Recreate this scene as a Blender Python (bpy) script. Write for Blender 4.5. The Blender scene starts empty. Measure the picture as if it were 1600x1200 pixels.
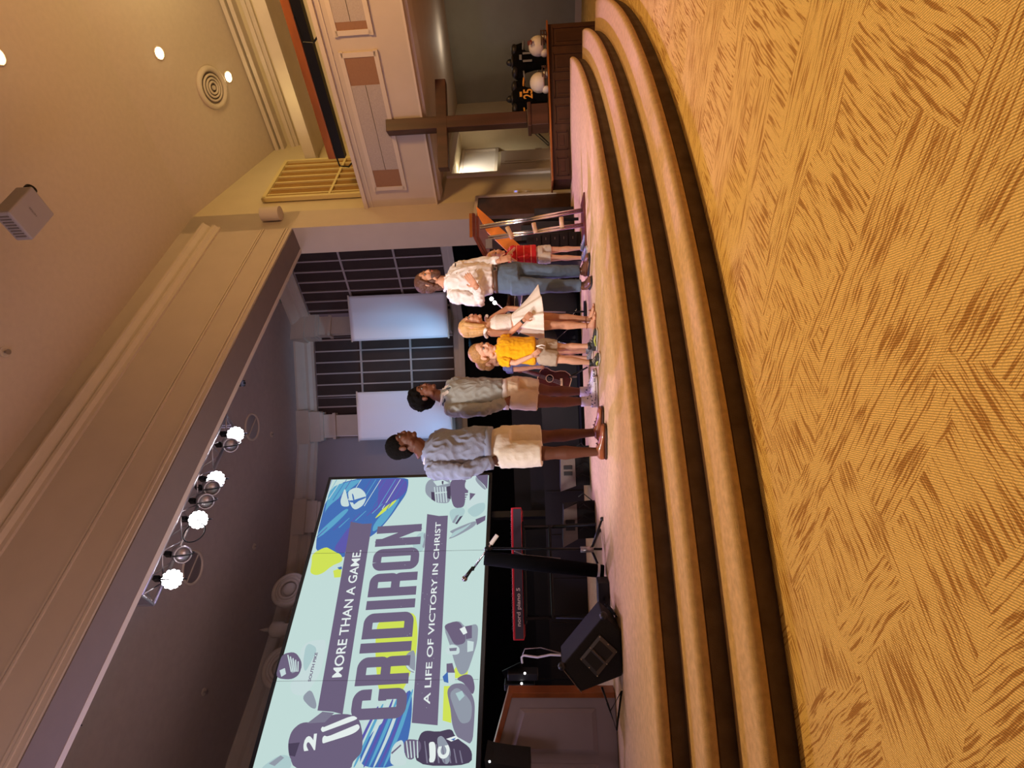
import bpy, bmesh, math, random
from mathutils import Vector, Matrix, noise
random.seed(7)
SC = bpy.context.scene
COL = SC.collection
# ---------------------------------------------------------------- camera
F0 = 880.0; PITCH = math.radians(3.05); ROLL = math.radians(2.1); CH = 1.0
cF = Vector((0, math.cos(PITCH), math.sin(PITCH)))
_u0 = Vector((0, -math.sin(PITCH), math.cos(PITCH))); _r0 = Vector((1, 0, 0))
cR = _r0*math.cos(ROLL) - _u0*math.sin(ROLL)
cU = _r0*math.sin(ROLL) + _u0*math.cos(ROLL)
CAM = Vector((0, 0, CH))
cd = bpy.data.cameras.new('camera'); cam = bpy.data.objects.new('camera', cd); COL.objects.link(cam)
X, Y, Z = -cU, cR, -cF            # the phone was held on its side
cam.matrix_world = Matrix(((X.x, Y.x, Z.x, 0), (X.y, Y.y, Z.y, 0), (X.z, Y.z, Z.z, CH), (0, 0, 0, 1)))
cd.sensor_width = 36; cd.lens = F0/1600*36; cd.clip_start = .05
SC.camera = cam
# ---------------------------------------------------------------- world, exposure
w = bpy.data.worlds.new('world'); SC.world = w; w.use_nodes = True
w.node_tree.nodes['Background'].inputs[0].default_value = (.60, .50, .46, 1)
w.node_tree.nodes['Background'].inputs[1].default_value = .05
SC.view_settings.view_transform = 'Standard'; SC.view_settings.look = 'None'
SC.view_settings.exposure = 0; SC.view_settings.gamma = 1

def ray(x, y): return cF + cR*((600-y)/F0) + cU*((800-x)/F0)
def at(x, y, d):
    r = ray(x, y); return CAM + r*(d/r.y)
def atz(x, y, z):
    r = ray(x, y); return CAM + r*((z-CH)/r.z)
YAW = math.radians(46.7)
PD = Vector((math.sin(YAW), math.cos(YAW), 0)); QD = Vector((-math.cos(YAW), math.sin(YAW), 0))
UP = Vector((0, 0, 1))
def pq(P, Q, z=0): return PD*P + QD*Q + UP*z
def atQ(x, y, Q):
    r = ray(x, y); return CAM + r*(Q/(r.dot(QD)))
def atP(x, y, P):
    r = ray(x, y); return CAM + r*(P/(r.dot(PD)))

def look(o, p, t):
    o.location = p; o.rotation_euler = (Vector(t)-Vector(p)).to_track_quat('-Z', 'Y').to_euler()
def spot(name, p, t, e, col, ang=60, blend=.6, r=.05):
    l = bpy.data.lights.new(name, 'SPOT'); l.energy = e; l.color = col; l.spot_size = math.radians(ang)
    l.spot_blend = blend; l.shadow_soft_size = r
    o = bpy.data.objects.new(name, l); COL.objects.link(o); look(o, p, t); return o
def area(name, p, t, e, col, sx, sy):
    l = bpy.data.lights.new(name, 'AREA'); l.shape = 'RECTANGLE'; l.size = sx; l.size_y = sy; l.energy = e; l.color = col
    o = bpy.data.objects.new(name, l); COL.objects.link(o); look(o, p, t); return o
def point(name, p, e, col, r=.05):
    l = bpy.data.lights.new(name, 'POINT'); l.energy = e; l.color = col; l.shadow_soft_size = r
    o = bpy.data.objects.new(name, l); COL.objects.link(o); o.location = p; return o
WARM = (1, .62, .24); MAG = (.86, .62, 1)
CEIL = 6.65
# house downlights over the front of the stage, washing the carpet; the risers stay in shade
for i, (p, t, e) in enumerate([((-1.9, 3.3), (-.7, 1.5), 300), ((-.4, 3.6), (.3, 1.2), 400), ((1.3, 4.2), (1.8, 1.5), 400), ((3.0, 5.2), (3.2, 2.2), 370), ((4.6, 6.4), (4.8, 3.8), 330), ((.6, 1.6), (.6, .1), 230)]):
    spot('house_downlight_lamp', (p[0], p[1], CEIL-.12), (t[0], t[1], 0), e, WARM, 74, .9, .08)
# stage lamps and unseen fills
spot('front_wash_lamp', (-3.0, 1.0, 4.3), (-.3, 5.0, 1.45), 980, (1, .90, .86), 31, .35, .12)
spot('front_wash_lamp', (-1.0, .6, 4.6), (1.3, 5.5, 1.45), 720, (1, .90, .86), 27, .35, .12)
area('left_violet_lamp', (-4.2, 4.6, 3.8), (0.8, 5.2, .9), 50, (.62, .50, 1), .4, .4)
spot('back_violet_lamp', (-1.4, 8.8, 5.2), (.3, 5.9, .5), 1000, (.58, .36, 1), 40, .6, .1)
spot('right_violet_lamp', (1.2, 8.6, 5.0), (2.6, 6.3, .5), 1000, (.60, .38, 1), 44, .6, .1)
spot('left_floor_lamp', (-2.4, 7.0, 5.2), (-1.0, 4.9, .5), 420, (.66, .42, 1), 34, .6, .1)
spot('apse_wash_lamp', (-1.0, 9.3, 1.3), (-.9, 12.2, 6.0), 60, (.72, .62, 1), 95, .9, .1)
spot('banner_lamp', (.75, 9.9, 2.2), (.75, 11.5, 3.75), 150, (.22, .60, 1), 62, 1, .05)
spot('banner_lamp', (-1.05, 9.9, 2.2), (-1.05, 11.5, 3.75), 110, (.24, .54, 1), 62, 1, .05)
area('stage_overhead_fill', (-1.0, 9.2, 5.9), (-.8, 9.6, 0), 34, (.72, .62, .95), 3.0, 1.5)  # added overhead fill for the stage, no fixture of its own
area('stage_fill_lamp', (-1.5, 5.6, 2.0), (-1.5, 8.5, 6.3), 20, (.95, .80, .78), 1.5, 1)
# balcony and aisle light, with added fills for balcony front, ceiling and header
point('balcony_lamp', pq(9.4, .8, 5.2), 46, (1, .80, .34), .25)
point('balcony_lamp', pq(9.5, 3.4, 5.0), 9, (1, .78, .30), .2)
area('balcony_front_fill', pq(5.8, -.5, 4.6), pq(8.4, 1.0, 3.2), 135, (1, .56, .20), .6, .6)  # added warm fill to brighten the balcony front
area('ceiling_bounce_fill', (1.4, 1.8, 1.9), (1.6, 2.6, 7), 21, (1, .62, .36), 4, 3)  # added upward fill standing in for bounce onto the ceiling
area('header_fill', (-2.6, 1.2, 3.0), (-.6, 5.2, 6.0), 34, (.92, .74, .9), 1, 1)  # unseen lavender fill added to lift the header beam
spot('alcove_lamp', pq(10.5, 4.80, 2.40), pq(10.6, 5.2, 2.2), 46, (1, .93, .78), 120, .6, .03)
point('aisle_lamp', pq(11.2, 3.0, 2.3), 5, (1, .9, .72), .15)

# ---------------------------------------------------------------- materials
def _n(nt, t, **kw):
    n = nt.nodes.new(t)
    for k, v in kw.items(): setattr(n, k, v)
    return n
def mat(name, col, rough=.6, metal=0, var=.0, vscale=8, bump=0, bscale=60, emit=None, estr=0, spec=.5, coat=0, sheen=0, stretch=None, trans=0):
    m = bpy.data.materials.new(name); m.use_nodes = True; nt = m.node_tree
    b = nt.nodes['Principled BSDF']
    b.inputs['Base Color'].default_value = (*col, 1); b.inputs['Roughness'].default_value = rough
    b.inputs['Metallic'].default_value = metal; b.inputs['Specular IOR Level'].default_value = spec
    b.inputs['Coat Weight'].default_value = coat; b.inputs['Sheen Weight'].default_value = sheen
    b.inputs['Transmission Weight'].default_value = trans
    if emit: b.inputs['Emission Color'].default_value = (*emit, 1); b.inputs['Emission Strength'].default_value = estr
    if var or bump:
        tc = _n(nt, 'ShaderNodeTexCoord'); mp = _n(nt, 'ShaderNodeMapping')
        nt.links.new(tc.outputs['Object'], mp.inputs[0])
        if stretch: mp.inputs['Scale'].default_value = stretch
    if var:
        nz = _n(nt, 'ShaderNodeTexNoise'); nz.inputs['Scale'].default_value = vscale; nz.inputs['Detail'].default_value = 4
        nt.links.new(mp.outputs[0], nz.inputs['Vector'])
        rp = _n(nt, 'ShaderNodeValToRGB'); e = rp.color_ramp.elements
        e[0].position = .3; e[1].position = .7
        e[0].color = (*[c*(1-var) for c in col], 1); e[1].color = (*[min(1, c*(1+var)) for c in col], 1)
        nt.links.new(nz.outputs['Fac'], rp.inputs[0]); nt.links.new(rp.outputs[0], b.inputs['Base Color'])
    if bump:
        n2 = _n(nt, 'ShaderNodeTexNoise'); n2.inputs['Scale'].default_value = bscale; n2.inputs['Detail'].default_value = 3
        nt.links.new(mp.outputs[0], n2.inputs['Vector'])
        bp = _n(nt, 'ShaderNodeBump'); bp.inputs['Strength'].default_value = bump; bp.inputs['Distance'].default_value = .01
        nt.links.new(n2.outputs['Fac'], bp.inputs['Height']); nt.links.new(bp.outputs[0], b.inputs['Normal'])
    return m
def emat(name, col, s=1.0):
    m = bpy.data.materials.new(name); m.use_nodes = True; nt = m.node_tree
    b = nt.nodes['Principled BSDF']; b.inputs['Base Color'].default_value = (0, 0, 0, 1); b.inputs['Specular IOR Level'].default_value = .1
    b.inputs['Emission Color'].default_value = (*col, 1); b.inputs['Emission Strength'].default_value = s
    return m
def srgb(r, g, b):
    f = lambda c: (c/12.92 if c <= .04045 else ((c+.055)/1.055)**2.4)
    return (f(r/255), f(g/255), f(b/255))

def carpet_pattern():
    m = bpy.data.materials.new('patterned_carpet'); m.use_nodes = True; nt = m.node_tree; L = nt.links.new
    b = nt.nodes['Principled BSDF']; b.inputs['Roughness'].default_value = .95; b.inputs['Specular IOR Level'].default_value = .1
    tc = _n(nt, 'ShaderNodeTexCoord')
    wob = _n(nt, 'ShaderNodeTexNoise'); wob.inputs['Scale'].default_value = 3.0
    L(tc.outputs['Object'], wob.inputs['Vector'])
    add = _n(nt, 'ShaderNodeMixRGB', blend_type='ADD'); add.inputs[0].default_value = .05
    L(tc.outputs['Object'], add.inputs[1]); L(wob.outputs['Color'], add.inputs[2])
    vor = _n(nt, 'ShaderNodeTexVoronoi'); vor.inputs['Scale'].default_value = 3.4; vor.distance = 'CHEBYCHEV'; mv = _n(nt, 'ShaderNodeMapping'); mv.inputs['Rotation'].default_value = (0, 0, math.radians(41)); L(add.outputs[0], mv.inputs[0]); ms_ = _n(nt, 'ShaderNodeMapping'); ms_.inputs['Scale'].default_value = (.55, 1, 1); L(mv.outputs[0], ms_.inputs[0]); L(ms_.outputs[0], vor.inputs['Vector'])
    sep = _n(nt, 'ShaderNodeSeparateColor'); L(vor.outputs['Color'], sep.inputs[0])
    def streak(ang, sx, sy):
        m0 = _n(nt, 'ShaderNodeMapping'); m0.inputs['Rotation'].default_value = (0, 0, math.radians(-ang)); L(add.outputs[0], m0.inputs[0])
        mp = _n(nt, 'ShaderNodeMapping'); mp.inputs['Scale'].default_value = (sx, sy, 1); L(m0.outputs[0], mp.inputs[0])
        nz = _n(nt, 'ShaderNodeTexNoise'); nz.inputs['Scale'].default_value = 1; nz.inputs['Detail'].default_value = 4.0; nz.inputs['Roughness'].default_value = .62
        L(mp.outputs[0], nz.inputs['Vector']); return nz
    a = streak(ANG_A, 4.5, 92); c = streak(ANG_B, 4.5, 92)
    cmp_ = _n(nt, 'ShaderNodeMath', operation='GREATER_THAN'); cmp_.inputs[1].default_value = .5; L(sep.outputs[0], cmp_.inputs[0])
    mx = _n(nt, 'ShaderNodeMixRGB'); L(cmp_.outputs[0], mx.inputs[0]); L(a.outputs['Fac'], mx.inputs[1]); L(c.outputs['Fac'], mx.inputs[2])
    # dark soft patches
    pn = _n(nt, 'ShaderNodeTexNoise'); pn.inputs['Scale'].default_value = 5.0; pn.inputs['Detail'].default_value = 2; L(tc.outputs['Object'], pn.inputs['Vector'])
    pr = _n(nt, 'ShaderNodeMapRange'); pr.inputs[1].default_value = .35; pr.inputs[2].default_value = .75; pr.inputs[3].default_value = .035; pr.inputs[4].default_value = -.05
    L(pn.outputs['Fac'], pr.inputs[0])
    sm = _n(nt, 'ShaderNodeMath', operation='ADD'); L(mx.outputs[0], sm.inputs[0]); L(pr.outputs[0], sm.inputs[1])
    rp = _n(nt, 'ShaderNodeValToRGB'); e = rp.color_ramp.elements
    e[0].position = .43; e[0].color = (*CARPET_DARK, 1); e[1].position = .485; e[1].color = (*CARPET_LIGHT, 1)
    L(sm.outputs[0], rp.inputs[0])
    # fine loop rows
    m2 = _n(nt, 'ShaderNodeMapping'); m2.inputs['Rotation'].default_value = (0, 0, math.radians(ANG_ROW)); L(tc.outputs['Object'], m2.inputs[0])
    wv = _n(nt, 'ShaderNodeTexWave'); wv.inputs['Scale'].default_value = 46; wv.inputs['Distortion'].default_value = 2.0; wv.inputs['Detail'].default_value = 2; L(m2.outputs[0], wv.inputs['Vector'])
    fn = _n(nt, 'ShaderNodeTexNoise'); fn.inputs['Scale'].default_value = 170; L(tc.outputs['Object'], fn.inputs['Vector'])
    ml = _n(nt, 'ShaderNodeMath', operation='MULTIPLY'); L(wv.outputs['Fac'], ml.inputs[0]); L(fn.outputs['Fac'], ml.inputs[1])
    r2 = _n(nt, 'ShaderNodeMapRange'); r2.inputs[1].default_value = 0; r2.inputs[2].default_value = .6; r2.inputs[3].default_value = .52; r2.inputs[4].default_value = 1.22; L(ml.outputs[0], r2.inputs[0])
    mm = _n(nt, 'ShaderNodeMixRGB', blend_type='MULTIPLY'); mm.inputs[0].default_value = 1; L(rp.outputs[0], mm.inputs[1]); L(r2.outputs[0], mm.inputs[2])
    L(mm.outputs[0], b.inputs['Base Color'])
    bp = _n(nt, 'ShaderNodeBump'); bp.inputs['Strength'].default_value = .5; bp.inputs['Distance'].default_value = .008
    L(ml.outputs[0], bp.inputs['Height']); L(bp.outputs[0], b.inputs['Normal'])
    return m
ANG_A, ANG_B, ANG_ROW = -40, 38, 0
CARPET_DARK = srgb(182, 134, 74); CARPET_LIGHT = srgb(240, 204, 130)

M = {}
M['carpet'] = carpet_pattern()
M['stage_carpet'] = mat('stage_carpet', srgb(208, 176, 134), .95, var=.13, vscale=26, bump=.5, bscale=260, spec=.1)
M['riser_dark'] = mat('riser_dark', srgb(112, 96, 82), .95, var=.22, vscale=9, bump=.4, bscale=200, spec=.1)  # darker tone than the stage carpet on the treads
M['paint'] = mat('wall_paint', srgb(196, 182, 168), .8, var=.03, vscale=3, bump=.05, bscale=40)
M['paint_side'] = mat('side_wall_paint', srgb(206, 192, 160), .8, var=.03, vscale=3)
M['paint_grey'] = mat('grey_wall_paint', srgb(150, 148, 134), .8, var=.05, vscale=3)
M['paint_apse'] = mat('apse_wall_paint', srgb(150, 138, 140), .8, var=.04, vscale=2)
M['ceil'] = mat('ceiling_plaster', srgb(200, 184, 168), .9, var=.03, vscale=14, bump=.15, bscale=140)
M['ceil_stage'] = mat('stage_ceiling_plaster', srgb(176, 164, 160), .9, var=.04, vscale=10, bump=.1, bscale=120)
M['trim'] = mat('trim_paint', srgb(206, 192, 176), .6, var=.03, vscale=5)
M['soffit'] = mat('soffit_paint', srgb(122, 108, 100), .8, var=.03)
M['black'] = mat('black_cloth', (.003, .003, .0035), .95, spec=.1, var=.3, vscale=6)
M['blackp'] = mat('black_plastic', (.012, .012, .013), .45)
M['blackv'] = mat('black_carpeted_cabinet', (.010, .010, .011), .9, var=.3, vscale=90, bump=.5, bscale=300)
M['blackm'] = mat('black_metal', (.02, .02, .02), .35, metal=.7)
M['panelblack'] = mat('black_platform_panel', srgb(30, 26, 30), .7, var=.1, vscale=3)
M['lattice_back'] = mat('lattice_cloth', srgb(66, 50, 44), .9, var=.1, vscale=4)
M['lattice_bar'] = mat('lattice_wood', srgb(178, 162, 156), .6)
M['lattice_bar2'] = mat('lattice_wood_cream', srgb(214, 196, 140), .6)
M['lattice_back2'] = mat('lattice_cloth_brown', srgb(150, 112, 56), .9, var=.1)
M['wood_dark'] = mat('dark_stained_wood', srgb(70, 42, 30), .45, var=.35, vscale=7, stretch=(1, 1, .12), bump=.1, bscale=30)
M['wood_box'] = mat('walnut_panelling', srgb(74, 46, 32), .5, var=.3, vscale=8, stretch=(.2, 1, 1))
M['wood_rail'] = mat('rail_wood', srgb(150, 84, 36), .35, var=.25, vscale=7, stretch=(.2, .2, 1), coat=.3)
M['wood_orange'] = mat('orange_wood', srgb(206, 116, 44), .4, var=.2, vscale=9, coat=.3)
M['mahog'] = mat('mahogany', srgb(104, 48, 42), .35, var=.25, vscale=9, coat=.4)
M['peg'] = mat('pale_wood', srgb(216, 176, 136), .5, var=.15, vscale=20)
M['chrome'] = mat('chrome', (.85, .83, .82), .18, metal=1)
M['alu'] = mat('truss_aluminium', (.55, .52, .55), .4, metal=.8)
M['steel'] = mat('par_can_metal', (.42, .38, .38), .35, metal=.8)
M['white'] = mat('white_plastic', srgb(228, 220, 210), .5)
M['fabric_white'] = mat('banner_cloth', srgb(236, 234, 238), .9, bump=.05, bscale=90)
M['grille_grey'] = mat('grille_grey', srgb(122, 112, 104), .8, var=.05, vscale=40)
M['acoustic'] = mat('acoustic_panel', srgb(176, 164, 158), .95, var=.08, vscale=60, bump=.2, bscale=200)
M['slot_brown'] = mat('brown_panel', srgb(146, 108, 82), .8, var=.07, vscale=30, stretch=(1, 1, 6))
M['red'] = mat('red_metal', srgb(226, 44, 58), .3, coat=.3)
M['keydark'] = mat('keyboard_back', srgb(62, 56, 68), .5)
M['letter'] = emat('unused', (1, 1, 1), 1)
M['lens'] = emat('lamp_face', (1, .95, 1), 34)
M['bulb'] = emat('downlight_bulb', (1, .80, .45), 30)
M['dot'] = emat('music_lamp_bulb', (1, .97, .95), 9)

# ---------------------------------------------------------------- mesh helpers
def finish(name, bm, m, parent=None, smooth=False, bevel=0):
    bmesh.ops.recalc_face_normals(bm, faces=bm.faces)
    me = bpy.data.meshes.new(name); bm.to_mesh(me); bm.free()
    if smooth:
        for p in me.polygons: p.use_smooth = True
    ms = m if isinstance(m, (list, tuple)) else [m]
    for q in ms: me.materials.append(M[q] if isinstance(q, str) else q)
    o = bpy.data.objects.new(name, me); COL.objects.link(o)
    if parent:
        o.parent = parent; o.matrix_parent_inverse = parent.matrix_world.inverted()
    if bevel:
        md = o.modifiers.new('bevel', 'BEVEL'); md.width = bevel; md.segments = 2; md.limit_method = 'ANGLE'
    return o
def thing(name, label, cat, loc=(0, 0, 0), group=None, kind=None):
    o = bpy.data.objects.new(name, None); COL.objects.link(o); o.location = loc; o.empty_display_size = .1
    o.matrix_world = Matrix.Translation(loc)
    o['label'] = label; o['category'] = cat
    if group: o['group'] = group
    if kind: o['kind'] = kind
    return o
def tag(o, label, cat, group=None):
    o['label'] = label; o['category'] = cat
    if group: o['group'] = group
    return o
def struct(name, bm, m, parent=None, **k):
    o = finish(name, bm, m, parent, **k)
    if not parent: o['kind'] = 'structure'; o['label'] = name.replace('_', ' '); o['category'] = name.split('_')[0]
    return o
def box(bm, c, s, ax=None, mi=0):
    """c centre, s full sizes, ax (x,y,z axes)"""
    ax = ax or (Vector((1, 0, 0)), Vector((0, 1, 0)), UP); c = Vector(c); vs = []
    for i in (-1, 1):
        for j in (-1, 1):
            for k in (-1, 1): vs.append(bm.verts.new(c + ax[0]*(i*s[0]/2) + ax[1]*(j*s[1]/2) + ax[2]*(k*s[2]/2)))
    for f in ((0, 1, 3, 2), (4, 6, 7, 5), (0, 4, 5, 1), (2, 3, 7, 6), (0, 2, 6, 4), (1, 5, 7, 3)):
        fc = bm.faces.new([vs[q] for q in f]); fc.material_index = mi
    return vs
PQA = (PD, QD, UP)
def pbox(bm, P0, P1, Q0, Q1, z0, z1, mi=0):
    box(bm, pq((P0+P1)/2, (Q0+Q1)/2, (z0+z1)/2), (abs(P1-P0), abs(Q1-Q0), abs(z1-z0)), PQA, mi)
def prism(bm, pts, d, mi=0):
    """closed polygon pts extruded by vector d"""
    a = [bm.verts.new(Vector(p)) for p in pts]; b = [bm.verts.new(Vector(p)+Vector(d)) for p in pts]; n = len(pts)
    for f in [a, b[::-1]] + [[a[i], b[i], b[(i+1) % n], a[(i+1) % n]] for i in range(n)]:
        try: fc = bm.faces.new(f); fc.material_index = mi
        except ValueError: pass
def frame_of(d):
    d = d.normalized(); a = Vector((0, 0, 1)) if abs(d.z) < .9 else Vector((1, 0, 0))
    u = d.cross(a).normalized(); return u, d.cross(u).normalized()
def loft(bm, rings, n=16, mi=0, caps=True):
    """rings: (centre, axisA*ra, axisB*rb)"""
    R = []
    for c, a, b in rings:
        c = Vector(c); a = Vector(a); b = Vector(b)
        R.append([bm.verts.new(c + a*math.cos(2*math.pi*i/n) + b*math.sin(2*math.pi*i/n)) for i in range(n)])
    for r0, r1 in zip(R, R[1:]):
        for i in range(n):
            f = bm.faces.new((r0[i], r0[(i+1) % n], r1[(i+1) % n], r1[i])); f.material_index = mi
    if caps:
        bm.faces.new(R[0][::-1]).material_index = mi; bm.faces.new(R[-1]).material_index = mi
def tube(bm, pts, r, n=10, mi=0):
    pts = [Vector(p) for p in pts]; rr = r if isinstance(r, (list, tuple)) else [r]*len(pts); rings = []
    u = None
    for i, p in enumerate(pts):
        d = (pts[min(i+1, len(pts)-1)] - pts[max(i-1, 0)])
        if d.length < 1e-9: d = UP
        d.normalize()
        if u is None: u, v = frame_of(d)
        else:
            u = (u - d*u.dot(d)).normalized(); v = d.cross(u)
        rings.append((p, u*rr[i], v*rr[i]))
    loft(bm, rings, n, mi)
def ball(bm, c, r, ax=None, seg=16, mi=0):
    """ellipsoid with radii r=(a,b,c) along axes"""
    if not isinstance(r, (tuple, list)): r = (r, r, r)
    ax = ax or (Vector((1, 0, 0)), Vector((0, 1, 0)), UP); c = Vector(c); h = seg//2; rows = []
    for i in range(1, h):
        t = math.pi*i/h; rows.append([bm.verts.new(c + ax[0]*(r[0]*math.sin(t)*math.cos(2*math.pi*j/seg)) + ax[1]*(r[1]*math.sin(t)*math.sin(2*math.pi*j/seg)) + ax[2]*(r[2]*math.cos(t))) for j in range(seg)])
    a = bm.verts.new(c + ax[2]*r[2]); b = bm.verts.new(c - ax[2]*r[2])
    for j in range(seg):
        k = (j+1) % seg
        bm.faces.new((a, rows[0][j], rows[0][k])).material_index = mi
        bm.faces.new((b, rows[-1][k], rows[-1][j])).material_index = mi
        for r0, r1 in zip(rows, rows[1:]): bm.faces.new((r0[j], r1[j], r1[k], r0[k])).material_index = mi
def disc(bm, c, nrm, r, t, n=28, mi=0):
    nrm = Vector(nrm).normalized(); u, v = frame_of(nrm); c = Vector(c)
    loft(bm, [(c, u*r, v*r), (c+nrm*t, u*r, v*r)], n, mi)
def ring(bm, c, nrm, R, r, n=32, k=8, mi=0, arc=(0, 2*math.pi)):
    nrm = Vector(nrm).normalized(); u, v = frame_of(nrm); c = Vector(c); full = abs(arc[1]-arc[0]-2*math.pi) < 1e-6
    N = n if full else n+1; rows = []
    for i in range(N):
        t = arc[0]+(arc[1]-arc[0])*i/n; d = u*math.cos(t)+v*math.sin(t)
        rows.append([bm.verts.new(c + d*(R + r*math.cos(2*math.pi*j/k)) + nrm*(r*math.sin(2*math.pi*j/k))) for j in range(k)])
    for i in range(n):
        a = rows[i]; b = rows[(i+1) % N]
        for j in range(k): bm.faces.new((a[j], a[(j+1) % k], b[(j+1) % k], b[j])).material_index = mi
def sweep(bm, path, prof, side, closed=True, mi=0):
    """path list of 2D; prof list (offset towards side point, z)"""
    n = len(path); offs = []
    for i in range(n):
        a = Vector(path[max(i-1, 0)]); b = Vector(path[min(i+1, n-1)]); d = (b-a).normalized(); nn = Vector((-d.y, d.x))
        if nn.dot(Vector(side)-Vector(path[i])) < 0: nn = -nn
        offs.append(nn)
    R = [[bm.verts.new((p[0]+o.x*q[0], p[1]+o.y*q[0], q[1])) for q in prof] for p, o in zip(path, offs)]
    k = len(prof)
    for a, b in zip(R, R[1:]):
        for j in range(k if closed else k-1): bm.faces.new((a[j], a[(j+1) % k], b[(j+1) % k], b[j])).material_index = mi
    if closed: bm.faces.new(R[0]); bm.faces.new(R[-1][::-1])
def B(): return bmesh.new()
def baked(name, bm, m, parent, voxel, smooth=4, wr=0, wscale=9, seed=0, sm_f=.5):
    """union of all shapes as ONE continuous skin"""
    bmesh.ops.recalc_face_normals(bm, faces=bm.faces)
    me = bpy.data.meshes.new('t'); bm.to_mesh(me); bm.free()
    o = bpy.data.objects.new('t', me); COL.objects.link(o)
    r = o.modifiers.new('r', 'REMESH'); r.mode = 'VOXEL'; r.voxel_size = voxel; r.use_smooth_shade = True
    s = o.modifiers.new('s', 'SMOOTH'); s.factor = sm_f; s.iterations = smooth
    dg = bpy.context.evaluated_depsgraph_get(); me2 = bpy.data.meshes.new_from_object(o.evaluated_get(dg))
    bpy.data.objects.remove(o); bpy.data.meshes.remove(me); me2.name = name
    if wr:
        ns = [v.normal.copy() for v in me2.vertices]
        for v, nn in zip(me2.vertices, ns):
            q = Vector((v.co.x*wscale+seed, v.co.y*wscale, v.co.z*wscale*.8))
            f = noise.noise(q); g = 1-abs(noise.noise(q*1.9+Vector((5, 3, 1))))*2.4
            v.co += nn*wr*(f*.7 + g*.5)
    me2.materials.clear()
    for q in (m if isinstance(m, (list, tuple)) else [m]): me2.materials.append(M[q] if isinstance(q, str) else q)
    for p in me2.polygons: p.use_smooth = True
    o = bpy.data.objects.new(name, me2); COL.objects.link(o)
    if parent: o.parent = parent; o.matrix_parent_inverse = parent.matrix_world.inverted()
    return o
def text_mesh(s, bold=0.0):
    cu = bpy.data.curves.new('t', 'FONT'); cu.body = s; cu.size = 1; cu.offset = bold; cu.resolution_u = 3
    o = bpy.data.objects.new('t', cu); COL.objects.link(o)
    dg = bpy.context.evaluated_depsgraph_get(); me = bpy.data.meshes.new_from_object(o.evaluated_get(dg))
    bpy.data.objects.remove(o); bpy.data.curves.remove(cu); return me
def add_text(bm, s, O, U, V, W, H, N, bold=0, mi=0, tbl=None):
    """text fitted into W x H box from origin O along U (reading) and V (up)"""
    me = text_mesh(s, bold); xs = [v.co.x for v in me.vertices]; ys = [v.co.y for v in me.vertices]
    x0, x1, y0, y1 = min(xs), max(xs), min(ys), max(ys)
    vs = [bm.verts.new(Vector(O) + U*((v.co.x-x0)/(x1-x0)*W) + V*((v.co.y-y0)/(y1-y0)*H) + N) for v in me.vertices]
    for p in me.polygons:
        try: bm.faces.new([vs[i] for i in p.vertices]).material_index = mi
        except ValueError: pass
    bpy.data.meshes.remove(me)

#==SHELL==
# ================================================================ THE SETTING
SCX, SCY = -4.1, 12.3
R0, R1, R2 = 9.68, 9.98, 10.28
A0, A1 = math.radians(-30.5), math.radians(-128)
def arc_lathe(bm, prof, n=96, mi=0):
    R = []
    for i in range(n+1):
        t = A0+(A1-A0)*i/n; c, s = math.cos(t), math.sin(t)
        R.append([bm.verts.new((SCX+c*r, SCY+s*r, z)) for r, z in prof])
    k = len(prof)
    for a, b in zip(R, R[1:]):
        for j in range(k): bm.faces.new((a[j], a[(j+1) % k], b[(j+1) % k], b[j])).material_index = mi
    bm.faces.new(R[0]); bm.faces.new(R[-1][::-1])
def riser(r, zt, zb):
    bm = B(); arc_lathe(bm, [(r-.06, zb), (r-.06, zt-.06), (r-.034, zt-.078), (r-.034, zb)]); struct('trim_riser', bm, 'riser_dark', smooth=True).modifiers.new('w', 'EDGE_SPLIT').split_angle = math.radians(35)
def step_prof(r, zt, zb, rin):
    nose = [(r - .035 + .035*math.sin(a), zt - .035 + .035*math.cos(a)) for a in [math.pi*q/10 for q in range(0, 11)]]
    return [(rin, zt)] + [(r-.055, zt)] + nose + [(r-.05, zt-.075), (r-.05, zb), (rin, zb)]
bm = B()
for i in range(1):
    vs = [bm.verts.new(p) for p in ((-9, -5, 0), (13, -5, 0), (13, 16, 0), (-9, 16, 0))]; bm.faces.new(vs)
struct('floor', bm, 'carpet')
bm = B(); arc_lathe(bm, step_prof(R0, .48, 0.0, 2.0)); struct('stage_platform', bm, 'stage_carpet', smooth=False)
bm = B(); arc_lathe(bm, step_prof(R1, .32, 0.0, R0-.045)); struct('stage_step', bm, 'stage_carpet')
bm = B(); arc_lathe(bm, step_prof(R2, .16, 0.0, R1-.045)); struct('stage_step', bm, 'stage_carpet')
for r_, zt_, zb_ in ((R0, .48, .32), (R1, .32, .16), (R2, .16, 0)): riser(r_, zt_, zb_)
for o in COL.objects:
    if o.type == 'MESH' and o.name.startswith('stage_'):
        for p in o.data.polygons: p.use_smooth = True
        o.modifiers.new('w', 'EDGE_SPLIT').split_angle = math.radians(35)
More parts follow.
